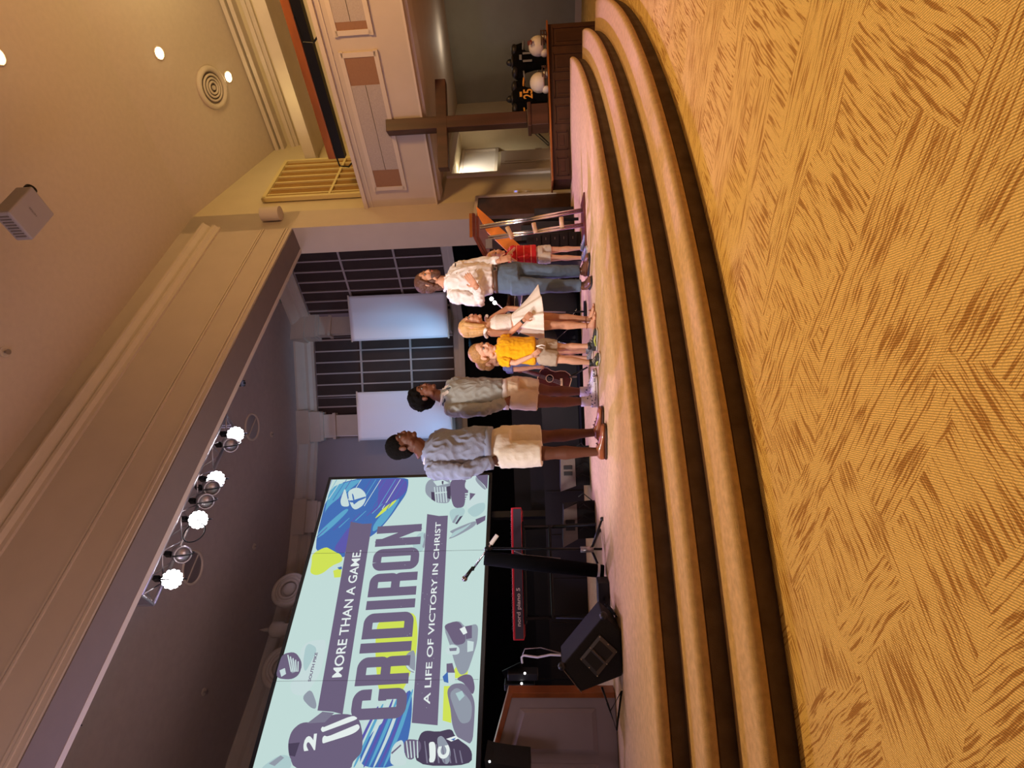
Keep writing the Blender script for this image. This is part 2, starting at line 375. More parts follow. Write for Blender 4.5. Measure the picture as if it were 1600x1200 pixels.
# header (proscenium beam) Q = 4.53 .. 5.12
HB = 4.83
bm = B()
pbox(bm, -6, 8.32, 4.53, 4.93, HB, CEIL)
struct('wall_header', bm, 'paint')
bm = B()
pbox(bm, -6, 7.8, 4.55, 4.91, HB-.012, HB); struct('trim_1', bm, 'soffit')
def hz(x, y): return atQ(x, y, 4.53).z
z_a = hz(414, 358.5); z_c = hz(339, 354)
bm = B()
for z, t, w_ in ((z_a, .018, .02), (z_a+.04, .018, .012), (HB+.05, .02, .015), (HB+.09, .012, .02)):
    pbox(bm, -6, 7.79, 4.53-w_, 4.53, z, z+t)
struct('trim_2', bm, 'trim')
bm = B()   # crown profile
prof = [(0, z_c-.10), (.03, z_c-.10), (.03, z_c-.05), (.07, z_c-.02), (.07, z_c+.02), (.03, z_c+.05), (.03, z_c+.06), (.06, z_c+.08), (.10, z_c+.13), (.12, z_c+.14), (.12, z_c+.165), (0, z_c+.165)]
a = pq(-6, 4.53); b = pq(7.9, 4.53)
sweep(bm, [(a.x, a.y), (b.x, b.y)], prof, (0, 0)); struct('trim_3', bm, 'trim')
bm = B(); pbox(bm, -6, 7.8, 4.90, 4.945, HB-.015, HB); pbox(bm, -6, 7.8, 4.95, 4.97, HB-.01, HB+.04); struct('trim_4', bm, 'trim')
# pier at the right of the opening
bm = B(); pbox(bm, 7.8, 8.32, 4.53, 5.0, 0, CEIL); struct('wall_pier', bm, 'paint')
bm = B(); pbox(bm, 7.72, 8.28, 4.45, 5.05, 0, 1.9); o = struct('door_1', bm, 'wood_box')
bm = B(); pbox(bm, 8.28, 8.33, 4.43, 4.53, 0, 1.95); pbox(bm, 7.7, 8.33, 4.43, 4.51, 1.9, 1.95); struct('trim_5', bm, 'trim')
# wing wall closing the stage between pier and apse
APSE = [(3.55, 9.95), (2.9, 10.6), (1.45, 11.95), (-.9, 12.05), (-2.3, 11.75), (-3.7, 11.25), (-4.6, 10.5), (-5.3, 9.8), (-6.0, 8.97), (-8.5, 6.6)]
CS = 6.26
bm = B()
sweep(bm, APSE, [(0, 0), (0, CS), (-.2, CS), (-.2, 0)], (0, 7)); struct('wall_apse', bm, 'paint_apse')
cpr = [(0, CS-.36), (.05, CS-.36), (.05, CS-.30), (.10, CS-.24), (.10, CS-.18), (.16, CS-.14), (.24, CS-.04), (.24, CS), (0, CS)]
def smooth_path(p, it=2):
    for _ in range(it):
        q = [p[0]]
        for a, b in zip(p, p[1:]):
            q += [(a[0]*.75+b[0]*.25, a[1]*.75+b[1]*.25), (a[0]*.25+b[0]*.75, a[1]*.25+b[1]*.75)]
        p = q + [p[-1]]
    return p
bm = B(); sweep(bm, APSE, cpr, (0, 7)); struct('trim_6', bm, 'trim')
bm = B(); sweep(bm, APSE[:4]+[(-1.2, 12.0)], [(0, 2.62), (.10, 2.62), (.10, 2.70), (.07, 2.74), (.07, 2.82), (.03, 2.86), (0, 2.86)], (0, 7)); struct('trim_7', bm, 'trim')
bm = B(); sweep(bm, APSE, [(.03, .48), (.03, 2.64), (.05, 2.64), (.05, .48)], (0, 7)); struct('wall_curtain', bm, 'black')
# ceilings
def slab(bm, pts, z, t=.1):
    prism(bm, [(p.x, p.y, z) for p in pts], (0, 0, t))
bm = B(); slab(bm, [pq(-7, -7), pq(8.32, -7), pq(8.32, 4.9), pq(-7, 4.9)], CEIL)
prism(bm, [pq(8.32, -7, CEIL), pq(8.32, 4.9, CEIL), pq(10.9, 4.9, 5.95), pq(10.9, -7, 5.95)], (0, 0, .1))
struct('ceiling', bm, 'ceil')
bm = B(); slab(bm, [pq(-7, 4.93), pq(8.0, 4.93), pq(9.6, 8.0), pq(7.0, 12), pq(0, 13), pq(-7, 10)], CS); struct('ceiling_stage', bm, 'ceil_stage')
# side: end wall, balcony, side walls
bm = B(); pbox(bm, 8.32, 9.20, 4.53, 4.73, 0, 2.7); pbox(bm, 8.32, 12.6, 4.53, 4.73, 2.5, CEIL)
pbox(bm, 11.72, 12.6, 4.53, 4.73, 0, 2.6)
struct('wall_back', bm, 'paint_side')
bm = B(); pbox(bm, 10.9, 11.1, -7, 4.53, 2.7, 6.1); struct('wall_balcony', bm, 'paint_side')
bm = B(); pbox(bm, 12.45, 12.65, -7, 4.53, 0, 2.6); struct('wall_right', bm, 'paint_grey')
bm = B(); pbox(bm, 12.42, 12.46, -7, 4.53, 0, .12); struct('baseboard_right', bm, 'trim')
bm = B()
for zz, ww in ((5.55, .06), (5.62, .10), (5.80, .18), (5.90, .22)): pbox(bm, 10.9-ww, 10.9, -7, 4.53, zz, zz+.07)
struct('trim_8', bm, 'trim')
bm = B(); pbox(bm, 10.2, 10.9, -7, 4.53, 5.05, 5.12); pbox(bm, 10.1, 10.22, -7, 4.53, 5.0, 5.2); struct('trim_9', bm, 'trim')
bm = B()
pbox(bm, 8.32, 12.6, -7, 4.53, 2.57, 2.72)      # balcony slab
pbox(bm, 8.32, 8.6, -7, 4.53, 2.72, 3.72)       # parapet
struct('wall_parapet', bm, 'paint')
bm = B(); pbox(bm, 8.28, 8.54, -7, 4.53, 3.70, 3.76); pbox(bm, 8.305, 8.32, -7, 4.53, 3.62, 3.64); pbox(bm, 8.29, 8.32, -7, 4.53, 2.57, 2.60); pbox(bm, 8.42, 8.75, -7, 4.53, 2.53, 2.57); struct('trim_10', bm, 'trim')
#==END SHELL==
M['projector_plastic'] = mat('projector_plastic', srgb(168, 160, 156), .5)
# ================================================================ WALL LATTICES, PILASTERS
def lattice(label, O, U, W, z0, z1, rows, step, first, nrm, back='lattice_back', bar='lattice_bar', frame=.0, group='lattice grilles on the walls'):
    """O base point (z ignored) U direction; rows = list of heights"""
    t = thing('lattice_grille', label, 'grille', (O.x, O.y, z0), group)
    bm = B(); c = O + U*(W/2); box(bm, (c.x+nrm.x*.03, c.y+nrm.y*.03, (z0+z1)/2), (W, .02, z1-z0), (U, nrm, UP)); finish('cloth_backing', bm, back, t)
    bm = B(); s = first
    while s < W:
        p = O + U*s + nrm*.055; box(bm, (p.x, p.y, (z0+z1)/2), (.03, .03, z1-z0), (U, nrm, UP)); s += step
    for z in rows:
        p = c + nrm*.06; box(bm, (p.x, p.y, z), (W, .03, .04), (U, nrm, UP))
    finish('bars', bm, bar, t)
    if frame:
        bm = B()
        for z in (z0, z1): p = c + nrm*.05; box(bm, (p.x, p.y, z), (W+frame, .07, frame), (U, nrm, UP))
        for s in (0, W): p = O + U*s + nrm*.05; box(bm, (p.x, p.y, (z0+z1)/2), (frame, .07, z1-z0+frame), (U, nrm, UP))
        finish('frame', bm, bar, t)
    return t
a = Vector((2.9, 10.6, 0)); b = Vector((1.45, 11.95, 0)); U = (a-b).normalized(); N = Vector((U.y, -U.x, 0))
if N.dot(Vector((0, 7, 0))-a) < 0: N = -N
lattice('dark lattice grille on the angled stage wall right of both hanging banners', b+U*.28, U, 2.3, 2.86, 5.86, (3.78, 4.86), .235, .10, N)
lattice('dark lattice grille on the stage wall between the two hanging banners', Vector((-.52, 12.03, 0)), Vector((1, -.045, 0)).normalized(), 1.72, 2.86, 5.86, (3.78, 4.86), .24, .17, Vector((-.045, -1, 0)).normalized())
def pilaster(x, y, w_, nrm, k):
    U = Vector((-nrm.y, nrm.x, 0)); p = Vector((x, y, 0)) + nrm*.06
    bm = B(); box(bm, (p.x, p.y, (2.86+5.5)/2), (w_, .14, 5.5-2.86), (U, nrm, UP))
    for z0, z1, e in ((5.44, 5.50, .10), (5.50, 5.70, .04), (5.70, 5.76, .14), (5.76, 5.98, .18), (5.98, 6.26, .26)):
        box(bm, (p.x, p.y, (z0+z1)/2), (w_+e, .14+e, z1-z0), (U, nrm, UP))
    for z0, z1, e in ((2.86, 2.98, .10), (2.98, 3.04, .05)): box(bm, (p.x, p.y, (z0+z1)/2), (w_+e, .14+e, z1-z0), (U, nrm, UP))
    struct('trim_%d' % k, bm, 'trim')
pilaster(1.40, 11.93, .46, Vector((.25, -1, 0)).normalized(), 11)
pilaster(-.76, 12.0, .46, Vector((.0, -1, 0)), 12)
pilaster(-2.65, 11.62, .46, Vector((.3, -1, 0)).normalized(), 13)
pilaster(-4.35, 10.72, .46, Vector((.6, -.7, 0)).normalized(), 14)
# hanging banners
def banner(label, c, wd, zb, zt, ang):
    U = Vector((math.cos(ang), math.sin(ang), 0)); nrm = Vector((U.y, -U.x, 0))
    t = thing('hanging_banner', label, 'banner', (c[0], c[1], zb), 'pale hanging banners')
    bm = B(); n = 14; k = 24; g = []
    for i in range(n+1):
        row = []
        for j in range(k+1):
            s = i/n-.5; h = j/k; d = .012*math.sin(h*9+s*5)+.008*math.sin(s*14)
            row.append(bm.verts.new(Vector((c[0], c[1], zb+(zt-zb)*h)) + U*(s*wd) + nrm*d))
        g.append(row)
    for i in range(n):
        for j in range(k): bm.faces.new((g[i][j], g[i+1][j], g[i+1][j+1], g[i][j+1]))
    o = finish('cloth', bm, 'fabric_white', t, smooth=True); md = o.modifiers.new('s', 'SOLIDIFY'); md.thickness = .02
    for z in (zb, zt): bm = B(); tube(bm, [Vector((c[0], c[1], z))-U*(wd/2+.02), Vector((c[0], c[1], z))+U*(wd/2+.02)], .018, 8); finish('hem_rod', bm, 'trim', t)
    for s in (-.4, .4):
        bm = B(); p = Vector((c[0], c[1], zt)) + U*(s*wd); tube(bm, [p, p + UP*.9 - nrm*.1], .004, 5); finish('hanging_wire', bm, 'alu', t)
YB = 11.45
p0 = at(551, 533, YB); p1 = at(547, 463, YB-.15); p2 = at(700, 496, YB)
banner('white hanging banner nearer the wooden cross, above the girl in white', ((p0.x+p1.x)/2, YB-.08), (p1-p0).length, at(700, 495, YB).z, at(549, 498, YB).z, math.atan2(-.15, p1.x-p0.x))
p0 = at(560, 688, YB); p1 = at(560, 613, YB)
banner('white hanging banner nearer the big screen, behind the young man with curly hair', ((p0.x+p1.x)/2, YB-.03), (p1-p0).length, at(706, 650, YB).z, at(560, 650, YB).z, math.atan2(-.04, p1.x-p0.x))

# upper grille on the end wall above the balcony
g0 = atQ(449, 258, 4.52); g1 = atQ(415, 316, 4.52)
lattice('cream lattice grille on the end wall above the balcony', pq(g1.dot(PD), 4.52), PD, (g0-g1).dot(PD), 3.85, (g0.z+g1.z)/2, (4.42,), .21, .12, -QD, 'lattice_back2', 'lattice_bar2', frame=.06)
bm = B(); c = atQ(438, 333, 4.42); disc(bm, c+PD*-.0, UP, .11, .3); struct('trim_15', bm, 'paint')
# balcony face panels
def face_panel(label, pts, q0, q1, grp):
    """pts: image corners lower-near.. on P=8.4"""
    c = [atP(x, y, 8.32) for x, y in pts]; qa = min(p.dot(QD) for p in c); qb = max(p.dot(QD) for p in c)
    za = min(p.z for p in c); zb = max(p.z for p in c)
    t = thing('acoustic_wall_panel', label, 'panel', pq(8.30, (qa+qb)/2, za), grp)
    bm = B()
    for z in (za, zb): pbox(bm, 8.37, 8.4, qa-.05, qb+.05, z-.03, z+.03)
    for q in (qa, qb): pbox(bm, 8.37, 8.4, q-.03, q+.03, za, zb)
    finish('frame', bm, 'paint', t)
    qs = [qa+.03] + [qa+(qb-qa)*s for s in (q0, q1)] + [qb-.03]
    bm = B(); pbox(bm, 8.295, 8.318, qs[0], qs[1], za+.03, zb-.03); pbox(bm, 8.295, 8.318, qs[2], qs[3], za+.03, zb-.03); finish('brown_insert', bm, 'slot_brown', t)
    bm = B(); zm = (za+zb)/2
    pbox(bm, 8.292, 8.318, qs[1], qs[2], za+.03, zm-.004); pbox(bm, 8.292, 8.318, qs[1], qs[2], zm+.004, zb-.03); finish('acoustic_insert', bm, 'acoustic', t)
pz0 = [atP(637, 297, 8.32), atP(593, 84, 8.32)]
face_panel('framed acoustic panel on the balcony front next to the stage opening', [(577, 297), (629, 297), (593, 84), (540, 90)], .84+.0, .999, 'framed panels on the balcony front') if False else None
def bpanel(label, qa, qb, za, zb, fa, fb):
    t = thing('acoustic_wall_panel', label, 'panel', pq(8.30, (qa+qb)/2, za), 'framed panels on the balcony front')
    bm = B()
    for z in (za, zb): pbox(bm, 8.285, 8.32, qa-.04, qb+.04, z-.03, z+.03)
    for q in (qa, qb): pbox(bm, 8.285, 8.32, q-.03, q+.03, za, zb)
    finish('frame', bm, 'trim', t)
    q1 = qa+(qb-qa)*fa; q2 = qa+(qb-qa)*fb; zm = (za+zb)/2
    for u0, u1 in ((qa+.03, q1), (q2, qb-.03)): bm = B(); pbox(bm, 8.295, 8.318, u0, u1, za+.03, zb-.03); finish('brown_insert', bm, 'slot_brown', t)
    for u0, u1 in ((za+.03, zm-.004), (zm+.004, zb-.03)): bm = B(); pbox(bm, 8.292, 8.318, q1, q2, u0, u1); finish('acoustic_insert', bm, 'acoustic', t)
qf = lambda x, y: atP(x, y, 8.32).dot(QD)
zf = lambda x, y: atP(x, y, 8.32).z
za_ = (zf(631, 292)+zf(590, 85))/2; zb_ = (zf(583, 292)+zf(538, 90))/2
QA, QB = qf(565, 84), qf(607, 293)
bpanel('framed acoustic panel on the balcony front beside the stage opening', QA, QB, za_, zb_, .20, .84)
QC = qf(550, 50); bpanel('framed acoustic panel on the balcony front, the one farther from the stage opening', QC-1.55, QC, za_, zb_, .16, .92)
# balcony rail
t = thing('balcony_rail', 'brown wooden rail with black underside above the balcony front', 'rail', pq(8.66, 1, 3.76))
qe = atP(530, 245, 8.66).dot(QD); zr = atP(527, 246, 8.66).z
bm = B(); pbox(bm, 8.58, 8.74, -5, qe, zr+.0, zr+.12); finish('wooden_cap', bm, 'wood_rail', t, bevel=.012)
bm = B(); pbox(bm, 8.60, 8.72, -5, qe, zr-.14, zr+.0); finish('black_ledge', bm, 'blackm', t)
bm = B(); tube(bm, [pq(8.66, 0, zr-.28), pq(8.66, qe-.05, zr-.28)], .02, 8); finish('tube', bm, 'blackm', t)
for q, s in ((qe+.02, 1), (2.1, 0), (.2, 0), (-1.6, 0)):
    bm = B(); tube(bm, [pq(8.60, q-.2, zr+.0), pq(8.60, q+.1, zr-.02), pq(8.60, q+.12, zr-.16), pq(8.60, q+.0, zr-.3), pq(8.60, q-.16, 3.76)], .014, 8); finish('bracket', bm, 'blackm', t)

# alcove in the end wall below the balcony
ax0, ax1 = 9.20, 11.72
bm = B(); pbox(bm, ax0, ax1, 5.26, 5.36, 0, 2.6); pbox(bm, ax0-.1, ax0, 4.73, 5.36, 0, 2.6); pbox(bm, ax1, ax1+.1, 4.73, 5.36, 0, 2.6); pbox(bm, ax0, ax1, 4.73, 5.36, 2.5, 2.6)
struct('wall_alcove', bm, 'paint_side')
bm = B()
for P_ in (ax0, ax1): pbox(bm, P_-.05, P_+.05, 4.49, 4.55, 0, 2.5)
pbox(bm, ax0, ax1, 4.49, 4.55, 2.42, 2.5); struct('trim_16', bm, 'trim')
t = thing('display_board', 'pale framed board lit from above in the alcove under the balcony', 'board', pq(10.2, 5.2, 1.45))
bP0 = atQ(732, 296, 5.2).dot(PD); bP1 = atQ(740, 235, 5.2).dot(PD); bz0 = atQ(775, 262, 5.2).z; bz1 = min(2.46, atQ(699, 262, 5.2).z)
bm = B(); pbox(bm, bP0, bP1, 5.22, 5.26, bz0, bz1); finish('board', bm, 'white', t)
bm = B()
for z in (bz0, bz1): pbox(bm, bP0-.05, bP1+.05, 5.18, 5.26, z-.03, z+.03)
for P_ in (bP0, bP1): pbox(bm, P_-.03, P_+.03, 5.18, 5.26, bz0, bz1)
finish('frame', bm, 'trim', t)
t = thing('low_cabinet', 'cream painted low cabinet standing below the lit board in the alcove', 'cabinet', pq(10.2, 5.1, 0))
bm = B(); pbox(bm, 9.3, 11.0, 4.95, 5.24, .02, bz0-.06); finish('body', bm, 'paint_side', t)
for k in range(3):
    P_ = 9.33+k*.56; bm = B(); pbox(bm, P_, P_+.53, 4.93, 4.95, .08, bz0-.12); pbox(bm, P_+.07, P_+.46, 4.92, 4.93, .16, bz0-.2); d = finish('door', bm, 'trim', t)
    bm = B(); box(bm, pq(P_+.47, 4.90, .9), (.015, .03, .13), PQA); finish('handle', bm, 'chrome', d)
# thermostat and switch on the end wall beside the pier
c = atQ(806, 301, 4.50); t = thing('wall_thermostat', 'small white wall thermostat with a bluish face beside the stage pier', 'thermostat', c)
bm = B(); box(bm, c, (.10, .04, .08), PQA); finish('housing', bm, 'white', t, bevel=.005); bm = B(); box(bm, c-QD*.022, (.05, .005, .04), PQA); finish('screen', bm, emat('cool_display', (.45, .4, 1), .8), t)
c = atQ(822, 300, 4.50); t = thing('light_switch', 'small cream light switch plate just below the thermostat', 'switch', c)
bm = B(); box(bm, c, (.07, .02, .115), PQA); finish('plate', bm, 'trim', t, bevel=.003); bm = B(); box(bm, c-QD*.015, (.02, .02, .04), PQA); finish('toggle', bm, 'white', t)
c = atQ(729, 208, 4.66) if False else atP(728, 208, 12.4); t = thing('wall_outlet', 'small cream wall fitting on the side wall behind the wooden cross', 'outlet', c)
bm = B(); box(bm, c, (.03, .1, .07), PQA); finish('plate', bm, 'trim', t)

# ================================================================ CEILING THINGS
def cz(x, y, z): return atz(x, y, z)
def ceil_at(x, y, drop=.004):
    """point on the underside of the main ceiling and its downward tilt"""
    q = atz(x, y, CEIL)
    if q.dot(PD) <= 8.32: return q-UP*drop, UP
    k = (CEIL-5.95)/(10.9-8.32); r = ray(x, y); t_ = (CEIL+k*8.32-CH)/(r.z+k*r.dot(PD)); return CAM+r*t_-UP*drop, (UP+PD*k).normalized()
# air diffuser
c, NU = ceil_at(330, 137, .01); t = thing('ceiling_diffuser', 'round ringed air diffuser on the ceiling next to a small recessed light', 'vent', c)
bm = B(); disc(bm, c, NU, .31, .012, 40); ring(bm, c-NU*.01, NU, .28, .045, 40, 8); finish('outer_ring', bm, 'trim', t, smooth=True)
bm = B(); disc(bm, c-NU*.003, NU, .24, .004, 40); finish('dark_throat', bm, 'soffit', t)
for rr in (.19, .135, .085):
    bm = B(); ring(bm, c-NU*(.02+.1*(.23-rr)), NU, rr, .018, 36, 8); finish('inner_ring', bm, 'trim', t, smooth=True)
bm = B(); disc(bm, c-NU*.05, NU, .035, .02, 20); finish('hub', bm, 'trim', t)
for x, y, lb in ((-4, 88, 'glowing recessed ceiling light at the picture edge farthest from the diffuser'), (248, 83, 'glowing recessed ceiling light midway between the other two'), (356, 120, 'small glowing recessed ceiling light right beside the ringed diffuser')):
    c, NU = ceil_at(x, y); t = thing('recessed_light', lb, 'ceiling light', c, 'recessed ceiling lights')
    bm = B(); ring(bm, c, NU, .085, .012, 28, 8); finish('trim_ring', bm, 'trim', t, smooth=True)
    bm = B(); ball(bm, c, (.06, .06, .035)); finish('bulb', bm, 'bulb', t, smooth=True)
def sprinkler(x, y, z, lb):
    c = cz(x, y, z); t = thing('sprinkler_head', lb, 'sprinkler', c, 'ceiling sprinkler heads')
    bm = B(); disc(bm, c-UP*.01, UP, .055, .01, 20); finish('plate', bm, 'trim', t)
    bm = B(); tube(bm, [c, c-UP*.05], .012, 8); disc(bm, c-UP*.055, UP, .03, .004, 14); finish('nozzle', bm, 'steel', t)
sprinkler(6, 550, CEIL, 'sprinkler head on the main ceiling beyond the projector')
sprinkler(424, 679, CS, 'small sprinkler head on the stage ceiling close to the apse cornice')
sprinkler(397, 854, CS, 'small sprinkler head on the stage ceiling above the big screen')
sprinkler(318, 1081, CS, 'sprinkler head on the stage ceiling farthest from the banners')
def ceil_speaker(x, y, r, lb):
    c = cz(x, y, CS-.004); t = thing('ceiling_speaker', lb, 'speaker', c, 'round ceiling speakers over the stage')
    bm = B(); ring(bm, c, UP, r, .02, 32, 8); finish('rim', bm, 'trim', t, smooth=True)
    bm = B(); disc(bm, c, UP, r-.01, .003, 32); finish('grille', bm, 'steel', t)
    bm = B(); box(bm, c-UP*.006, (r*1.8, .02, .01), (PD, QD, UP)); finish('seam', bm, 'trim', t)
ceil_speaker(301, 887, .235, 'round ceiling speaker beside the end lamp of the truss')
ceil_speaker(394, 667, .235, 'round ceiling speaker nearer the apse, above the tall man')
c = at(377, 599, 9.0); t = thing('hanging_bracket', 'small black fixture on the edge of the header above the stage', 'fixture', c)
bm = B(); box(bm, c, (.10, .06, .10)); finish('body', bm, 'blackm', t); bm = B(); tube(bm, [c, c+Vector((.02, -.02, .3))], .012, 6); ball(bm, c-Vector((0, .03, .06)), .03); finish('stem', bm, 'blackm', t)
c = at(125, 1133, 5.9); t = thing('ceiling_hook', 'tiny black hook under the header trim near the picture edge', 'hook', c)
bm = B(); ring(bm, c, PD, .018, .006, 14, 6); tube(bm, [c+UP*.015, c+UP*.08], .006, 6); finish('hook', bm, 'blackm', t)

# projector
pz = 5.62
cn = [(8, 322), (50, 288), (88, 335), (55, 377)]
Pp = [atz(x, y, pz) for x, y in [(13, 330), (52, 291), (88, 335), (48, 376)]]
ctr = sum(Pp, Vector())/4
ux = (Pp[2]-Pp[1]); uy = (Pp[0]-Pp[1]); ux.z = uy.z = 0; wx = ux.length; wy = uy.length; ux.normalize(); uy = UP.cross(ux); 
t = thing('ceiling_projector', 'white box projector hanging from the ceiling on a short pole', 'projector', ctr+UP*.15)
bm = B(); box(bm, ctr+UP*.08, (wx, wy, .16), (ux, uy, UP)); finish('housing', bm, 'projector_plastic', t, bevel=.015)
bm = B(); add_text(bm, 'EPSON', ctr-UP*.002-ux*.05+uy*.0, ux, -uy, .09, .02, Vector((0, 0, 0))); finish('maker_mark', bm, 'grille_grey', t)
bm = B()
for k in range(8): box(bm, ctr+UP*.08+uy*(wy/2+.002)+ux*((k-3.5)*.03), (.012, .006, .1), (ux, uy, UP))
finish('side_vent', bm, 'grille_grey', t)
bm = B(); tube(bm, [ctr-ux*(wx*.32)-uy*(wy*.55)+UP*.08, ctr-ux*(wx*.32)-uy*(wy*.62)+UP*.08], .05, 20); finish('lens', bm, 'blackm', t)
bm = B(); tube(bm, [ctr+UP*.16, Vector((ctr.x, ctr.y, CEIL-.02))], .025, 12); finish('pole', bm, 'white', t)
bm = B(); disc(bm, Vector((ctr.x, ctr.y, CEIL-.03)), UP, .09, .03, 24); finish('ceiling_plate', bm, 'blackm', t)
bm = B()
for k in (-1, 1): tube(bm, [ctr+UP*.16+ux*(k*.1), ctr+UP*.26+ux*(k*.05), ctr+UP*.3], .01, 6)
finish('mount_arm', bm, 'blackm', t)

# ================================================================ LIGHTING TRUSS
TZ = at(368, 679, 7.8).z
T0 = at(368, 679, 7.8); base = lambda s, dz=0, dq=0: Vector((T0.x, T0.y, TZ)) + PD*s + UP*dz + QD*dq
# find P position of a lamp pixel at height TZ
def sP(x, y, z=TZ): return (atQ(x, y, T0.dot(QD)) - T0).dot(PD)
LAMPS = [(368, 679), (338, 749), (312, 812), (271, 905)]
ss = [sP(x, y) for x, y in LAMPS]
tq, tz = -.02, .30     # truss axis relative to lamps
s0, s1 = min(ss)-.25, max(ss)+.25
t = thing('lighting_truss', 'long square aluminium lighting truss hung behind the header beam', 'truss', base((s0+s1)/2, tz))
for dq, dz in ((-.13, -.13), (.13, -.13), (.13, .13), (-.13, .13)):
    bm = B(); tube(bm, [base(s0, tz+dz, tq+dq), base(s1, tz+dz, tq+dq)], .022, 10); finish('main_tube', bm, 'alu', t, smooth=True)
bm = B(); n = int((s1-s0)/.24)
cs = [(-.13, -.13), (.13, -.13), (.13, .13), (-.13, .13)]
for i in range(n):
    a_, b_ = s0+(s1-s0)*i/n, s0+(s1-s0)*(i+1)/n
    for k in range(4):
        c0, c1 = cs[k], cs[(k+1) % 4]
        if i % 2: c0, c1 = c1, c0
        tube(bm, [base(a_, tz+c0[1], tq+c0[0]), base(b_, tz+c1[1], tq+c1[0])], .010, 6)
finish('bracing', bm, 'alu', t, smooth=True)
for s in (s0, s1):
    bm = B()
    for k in range(4):
        c0, c1 = cs[k], cs[(k+1) % 4]; tube(bm, [base(s, tz+c0[1], tq+c0[0]), base(s, tz+c1[1], tq+c1[0])], .02, 8)
    box(bm, base(s, tz, tq), (.01, .2, .2), PQA); finish('end_frame', bm, 'alu', t)
for s in (s0+.4, s1-.4):
    bm = B(); tube(bm, [base(s, tz+.13, tq), base(s, CS-TZ, tq)], .014, 8); finish('drop_rod', bm, 'blackm', t)
def par(x, y, lit, lb, r=.125, drop=0):
    c = base(sP(x, y)); t = thing('stage_light', lb, 'stage light', c, 'lit stage lights on the truss' if lit else 'unlit stage lights on the truss')
    d = (CAM + Vector((-.6, 1.6, .0)) - c).normalized() if lit else (CAM+Vector((-1.5, 3.0, 0)) - c).normalized()
    u, v = frame_of(d); L = .16 if lit else .24
    bm = B(); loft(bm, [(c-d*L, u*r*.6, v*r*.6), (c-d*L*.6, u*r, v*r), (c-d*.005, u*r*1.04, v*r*1.04)], 24); finish('can', bm, 'blackm' if lit else 'steel', t, smooth=True)
    bm = B(); disc(bm, c-d*.01, d, r*.94, .012, 28) if lit else ball(bm, c-d*.03, (r*.9, r*.9, r*.55), (u, v, d))
    f = finish('face', bm, 'blackm' if lit else 'steel', t, smooth=not lit)
    if lit:
        bm = B(); k = [(0, 0)] + [(.45*math.cos(a*math.pi/3), .45*math.sin(a*math.pi/3)) for a in range(6)] + [(.80*math.cos(a*math.pi/6), .80*math.sin(a*math.pi/6)) for a in range(12)]
        for a_, b_ in k: disc(bm, c+u*(a_*r)+v*(b_*r)+d*.003, d, r*.235, .006, 12)
        finish('lens_cluster', bm, 'lens', f)
        bm = B(); ring(bm, c-d*.06, u, .16, .008, 20, 6, arc=(math.pi*.0, math.pi*2)); finish('yoke', bm, 'blackm', t, smooth=True)
    else:
        bm = B(); ring(bm, c-d*.08, u, .15, .008, 20, 6, arc=(0, math.pi)); finish('yoke', bm, 'blackm', t, smooth=True)
        bm = B(); ring(bm, c, d, r*1.0, .010, 24, 6); finish('rim', bm, 'alu', t, smooth=True)
    bm = B(); q = c - d*.08; tube(bm, [q+UP*.05, base(sP(x, y), tz-.13, tq)], .016, 8); box(bm, base(sP(x, y), tz-.13, tq), (.05, .07, .07), PQA); finish('clamp', bm, 'blackm', t)
names = ['lit stage light at the truss end above the tall man', 'lit stage light second along the truss from the end above the tall man', 'lit stage light on the truss with a cable loop hanging beside it', 'lit stage light at the truss end nearest the big round ceiling speaker']
for (x, y), lb in zip(LAMPS, names): par(x, y, True, lb, .108)
for (x, y), lb in zip([(346, 696), (316, 763), (309, 784), (272, 867)], ['unlit metal stage light beside the lit lamp at the far truss end', 'unlit metal stage light, far one of the pair mid truss', 'unlit metal stage light, near one of the pair mid truss', 'unlit metal stage light next to the lit lamp at the near truss end']): par(x, y, False, lb, .095)
q = base(sP(308, 832)); t = tag(finish('cable_loop', (lambda bm: (ring(bm, q-UP*.02, QD, .13, .008, 28, 6), bm)[1])(B()), 'blackm', smooth=True), 'black cable loop hanging below the middle of the truss', 'cable')
M['plate_metal'] = mat('handle_plate_metal', (.10, .095, .09), .45, metal=.6)
# ================================================================ BIG SCREEN
S_Q = at(514, 748, 8.5).dot(QD)
S_TR = atQ(517.5, 749.5, S_Q); S_BR = atQ(763, 743, S_Q)
sxR = S_TR.dot(PD); sz1 = S_TR.z; sz0 = atQ(763, 760, S_Q).z; sxL = sxR-4.35
NS = -QD
t_scr = thing('led_screen', 'huge lit screen showing a blue and yellow football slide with bold lettering', 'screen', pq((sxL+sxR)/2, S_Q, sz0))
bm = B(); pbox(bm, sxL-.05, sxR+.05, S_Q+.004, S_Q+.10, sz0-.05, sz1+.05); finish('housing', bm, 'blackp', t_scr)
bm = B(); pbox(bm, sxL, sxR, S_Q, S_Q+.003, sz0, sz1); finish('display', bm, emat('screen_mint', srgb(200, 226, 222), .92), t_scr)
ART = [('slate', srgb(112, 100, 128)), ('white', srgb(236, 246, 244)), ('blue', srgb(70, 112, 184)), ('yellow', srgb(214, 232, 90)), ('cyan', srgb(96, 170, 208)), ('violet', srgb(96, 92, 176)), ('grey', srgb(150, 158, 172)), ('mint', srgb(178, 208, 210)), ('dark', srgb(78, 68, 92)), ('pale', srgb(206, 226, 226)), ('mid', srgb(128, 124, 146))]
AM = [emat('screen_'+n_, c_, .92) for n_, c_ in ART]; AI = {n_: i for i, (n_, c_) in enumerate(ART)}
abm = B(); layer = [0]
def sp(x, y):
    p = atQ(x, y, S_Q); P_ = min(max(p.dot(PD), sxL), sxR); z_ = min(max(p.z, sz0), sz1); return P_, z_
